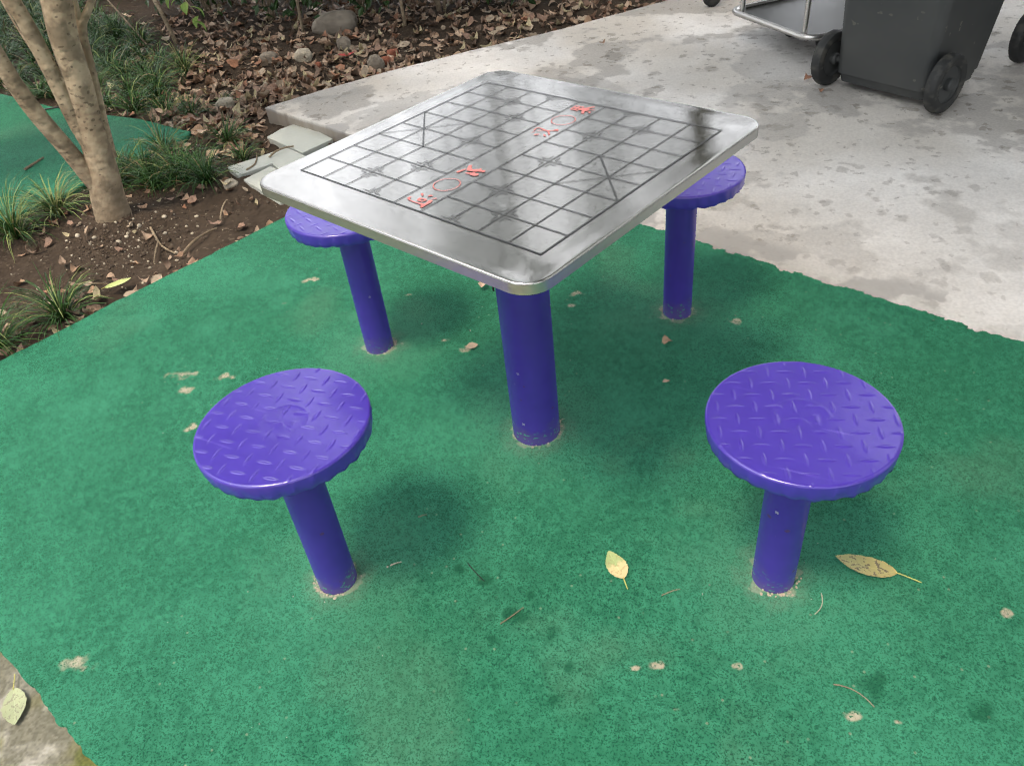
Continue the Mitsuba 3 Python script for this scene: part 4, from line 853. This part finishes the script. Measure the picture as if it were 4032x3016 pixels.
lone_leaf(-1.092, -.610, .003, .088, .046, -66, 'leaf_pale', 'pale green speckled leaf lying on the mossy concrete edge', stalk=.035, seed=5)
lone_leaf(-1.40, 1.035, .004, .095, .038, 32, 'leaf_lime', 'yellow-green leaf at the very edge of the green surface, left of the stools', stalk=.01, seed=6)
def small_leaf(x, y, z, s, rz, var, label, rx=0, ry=0):
    k = numbered('fallen_leaf'); scene[k] = {**VARD[var], 'to_world': T().translate([x, y, z]).rotate([0, 0, 1], rz).rotate([1, 0, 0], rx).rotate([0, 1, 0], ry).scale(s)}; lab(k, label, 'leaf')
small_leaf(-.104, .700, .02, .042, 80, 3, 'small brown leaf left of the table column near the white cable')
small_leaf(-.154, .384, .012, .042, 5, 9, 'small tan leaf flat on the rubber, between the table column and the left rear stool')
small_leaf(.405, .300, .012, .035, 10, 7, 'small orange-brown leaf lying in front of the right rear stool')
small_leaf(.553, .628, .018, .036, 70, 11, 'small yellowish leaf leaning beside the leg of the right rear stool', ry=40)
small_leaf(.56, .02, .010, .028, 40, 5, 'tiny brown leaf fragment above the right front stool')
small_leaf(.36, .12, .010, .022, 5, 3, 'tiny tan leaf fragment right of the table column')
small_leaf(1.24, -.36, .010, .04, 60, 7, 'small brown leaf at the right frame edge on the rubber')
small_leaf(1.50, 2.17, .016, .05, 15, 10, 'orange-brown leaf on the concrete under the corner of the trolley')
small_leaf(.68, 3.08, .012, .05, 40, 2, 'small brown leaf on the concrete near the sunny patch')
small_leaf(1.50, 2.02, .010, .035, 70, 10, 'small brown leaf on the concrete beside the left wheel of the bin')
def twig(pts, r, label, mat='bark', z=ZG):
    k = numbered('twig'); p = np.array([(x, y, z + (h if h else 0)) for x, y, h in [(q if len(q) == 3 else (*q, 0)) for q in pts]])
    p = spline(p, 9) if len(p) > 2 else np.array([p[0], p.mean(0) + [.001, .002, 0], p[1]])
    put(k, tube(p, np.linspace(r, r * .7, len(p)), 6), mat, 50); lab(k, label, 'twig')
twig([(-.36, -.38), (-.335, -.374)], .0017, 'short pale match-like stick right of the left front stool', 'grout')
twig([(-.19, -.40), (-.175, -.425), (-.157, -.452)], .0012, 'thin dark twig on the rubber between the front stools', 'black_iron')
twig([(-.13, -.56), (-.105, -.545), (-.08, -.528)], .0013, 'thin brown pine needle in front of the table column, lowest of the sticks', 'bark')
twig([(.20, -.54), (.24, -.53)], .0011, 'thin brown stick right of the yellow leaf', 'bark')
twig([(.46, -.77), (.49, -.785), (.512, -.82)], .0012, 'curved orange needle at the bottom right', 'bark')
twig([(.51, -.58), (.505, -.60), (.48, -.625)], .0010, 'pale bent needle in front of the right front stool', 'grout')
twig([(-.30, -.25), (-.28, -.245)], .0012, 'tiny orange stick between the left front stool and the column', 'bark')
twig([(.06, .02), (.075, .025)], .001, 'tiny pale stick right of the column', 'grout')
ZS = -.035
twig([(-1.44, 1.54), (-1.40, 1.46, .01), (-1.35, 1.37), (-1.27, 1.285)], .005, 'forked brown twig lying on the bare earth right of the tree foot', z=ZS)
twig([(-1.37, 1.40), (-1.355, 1.32, .008), (-1.34, 1.23)], .004, 'short brown twig parallel to the forked one, nearer the rubber', z=ZS)
twig([(-1.24, 1.28), (-1.21, 1.36, .01), (-1.15, 1.46)], .0055, 'brown stick along the rubber edge', z=ZS)
twig([(-1.15, 1.53), (-1.155, 1.62, .015), (-1.16, 1.72)], .004, 'dark upright twig left of the stone slabs', z=ZS)
twig([(-1.63, 1.14), (-1.53, 1.11, .01), (-1.44, 1.10)], .003, 'thin twig behind the front lilyturf tuft', z=ZS)
twig([(-2.26, 2.31), (-2.22, 2.44)], .006, 'brown stick lying on the green path left of the tree', z=-.015)
twig([(-2.53, 3.20), (-2.44, 3.22), (-2.30, 3.08)], .004, 'dark bent twig on the far edge of the green path', 'black_iron', z=-.016)
twig([(-1.14, 2.04), (-1.11, 2.10), (-1.12, 2.2)], .004, 'dark bent twig on the middle stone slab', 'bark', z=-.042)
twig([(-1.05, 2.15), (-1.02, 2.19, .01), (-.95, 2.25)], .005, 'dark knobbly twig across the gap between two stone slabs', 'bark', z=-.04)
# pale crumbs on the rubber
rg = np.random.default_rng(17); VS, FS, CS, n0 = [], [], [], 0
cr = trimesh.creation.icosphere(0, 1.0); cv, cf = np.array(cr.vertices), np.array(cr.faces)
for k in range(80):
    t = rg.random()
    if t < .35: b = BASES[rg.integers(5)]; a = rg.uniform(0, 2 * PI); d = b[2] + abs(rg.normal(0, .06)); x, y = b[0] + d * math.cos(a), b[1] + d * math.sin(a)
    else: x, y = rg.uniform(-1.2, 1.3), rg.uniform(-.95, 1.2)
    if not contains_xy(green_poly.buffer(-.03), x, y): continue
    if any(math.hypot(x - b[0], y - b[1]) < b[2] + .002 for b in BASES): continue
    s = float(np.clip(rg.lognormal(-6.85, .45), .0006, .003)); v = cv * s * rg.uniform(.6, 1.4, 3); VS.append(v + [x, y, .0065]); FS.append(cf + n0)
    CS.append(np.tile(np.array([.50, .47, .40]) * rg.uniform(.3, 1.0), (len(v), 1))); n0 += len(v)
put('crumbs', trimesh.Trimesh(np.vstack(VS), np.vstack(FS), process=False), 'pebble', False, color=np.vstack(CS)); lab('crumbs', 'tiny pale crumbs scattered over the green rubber', 'crumbs', kind='stuff')
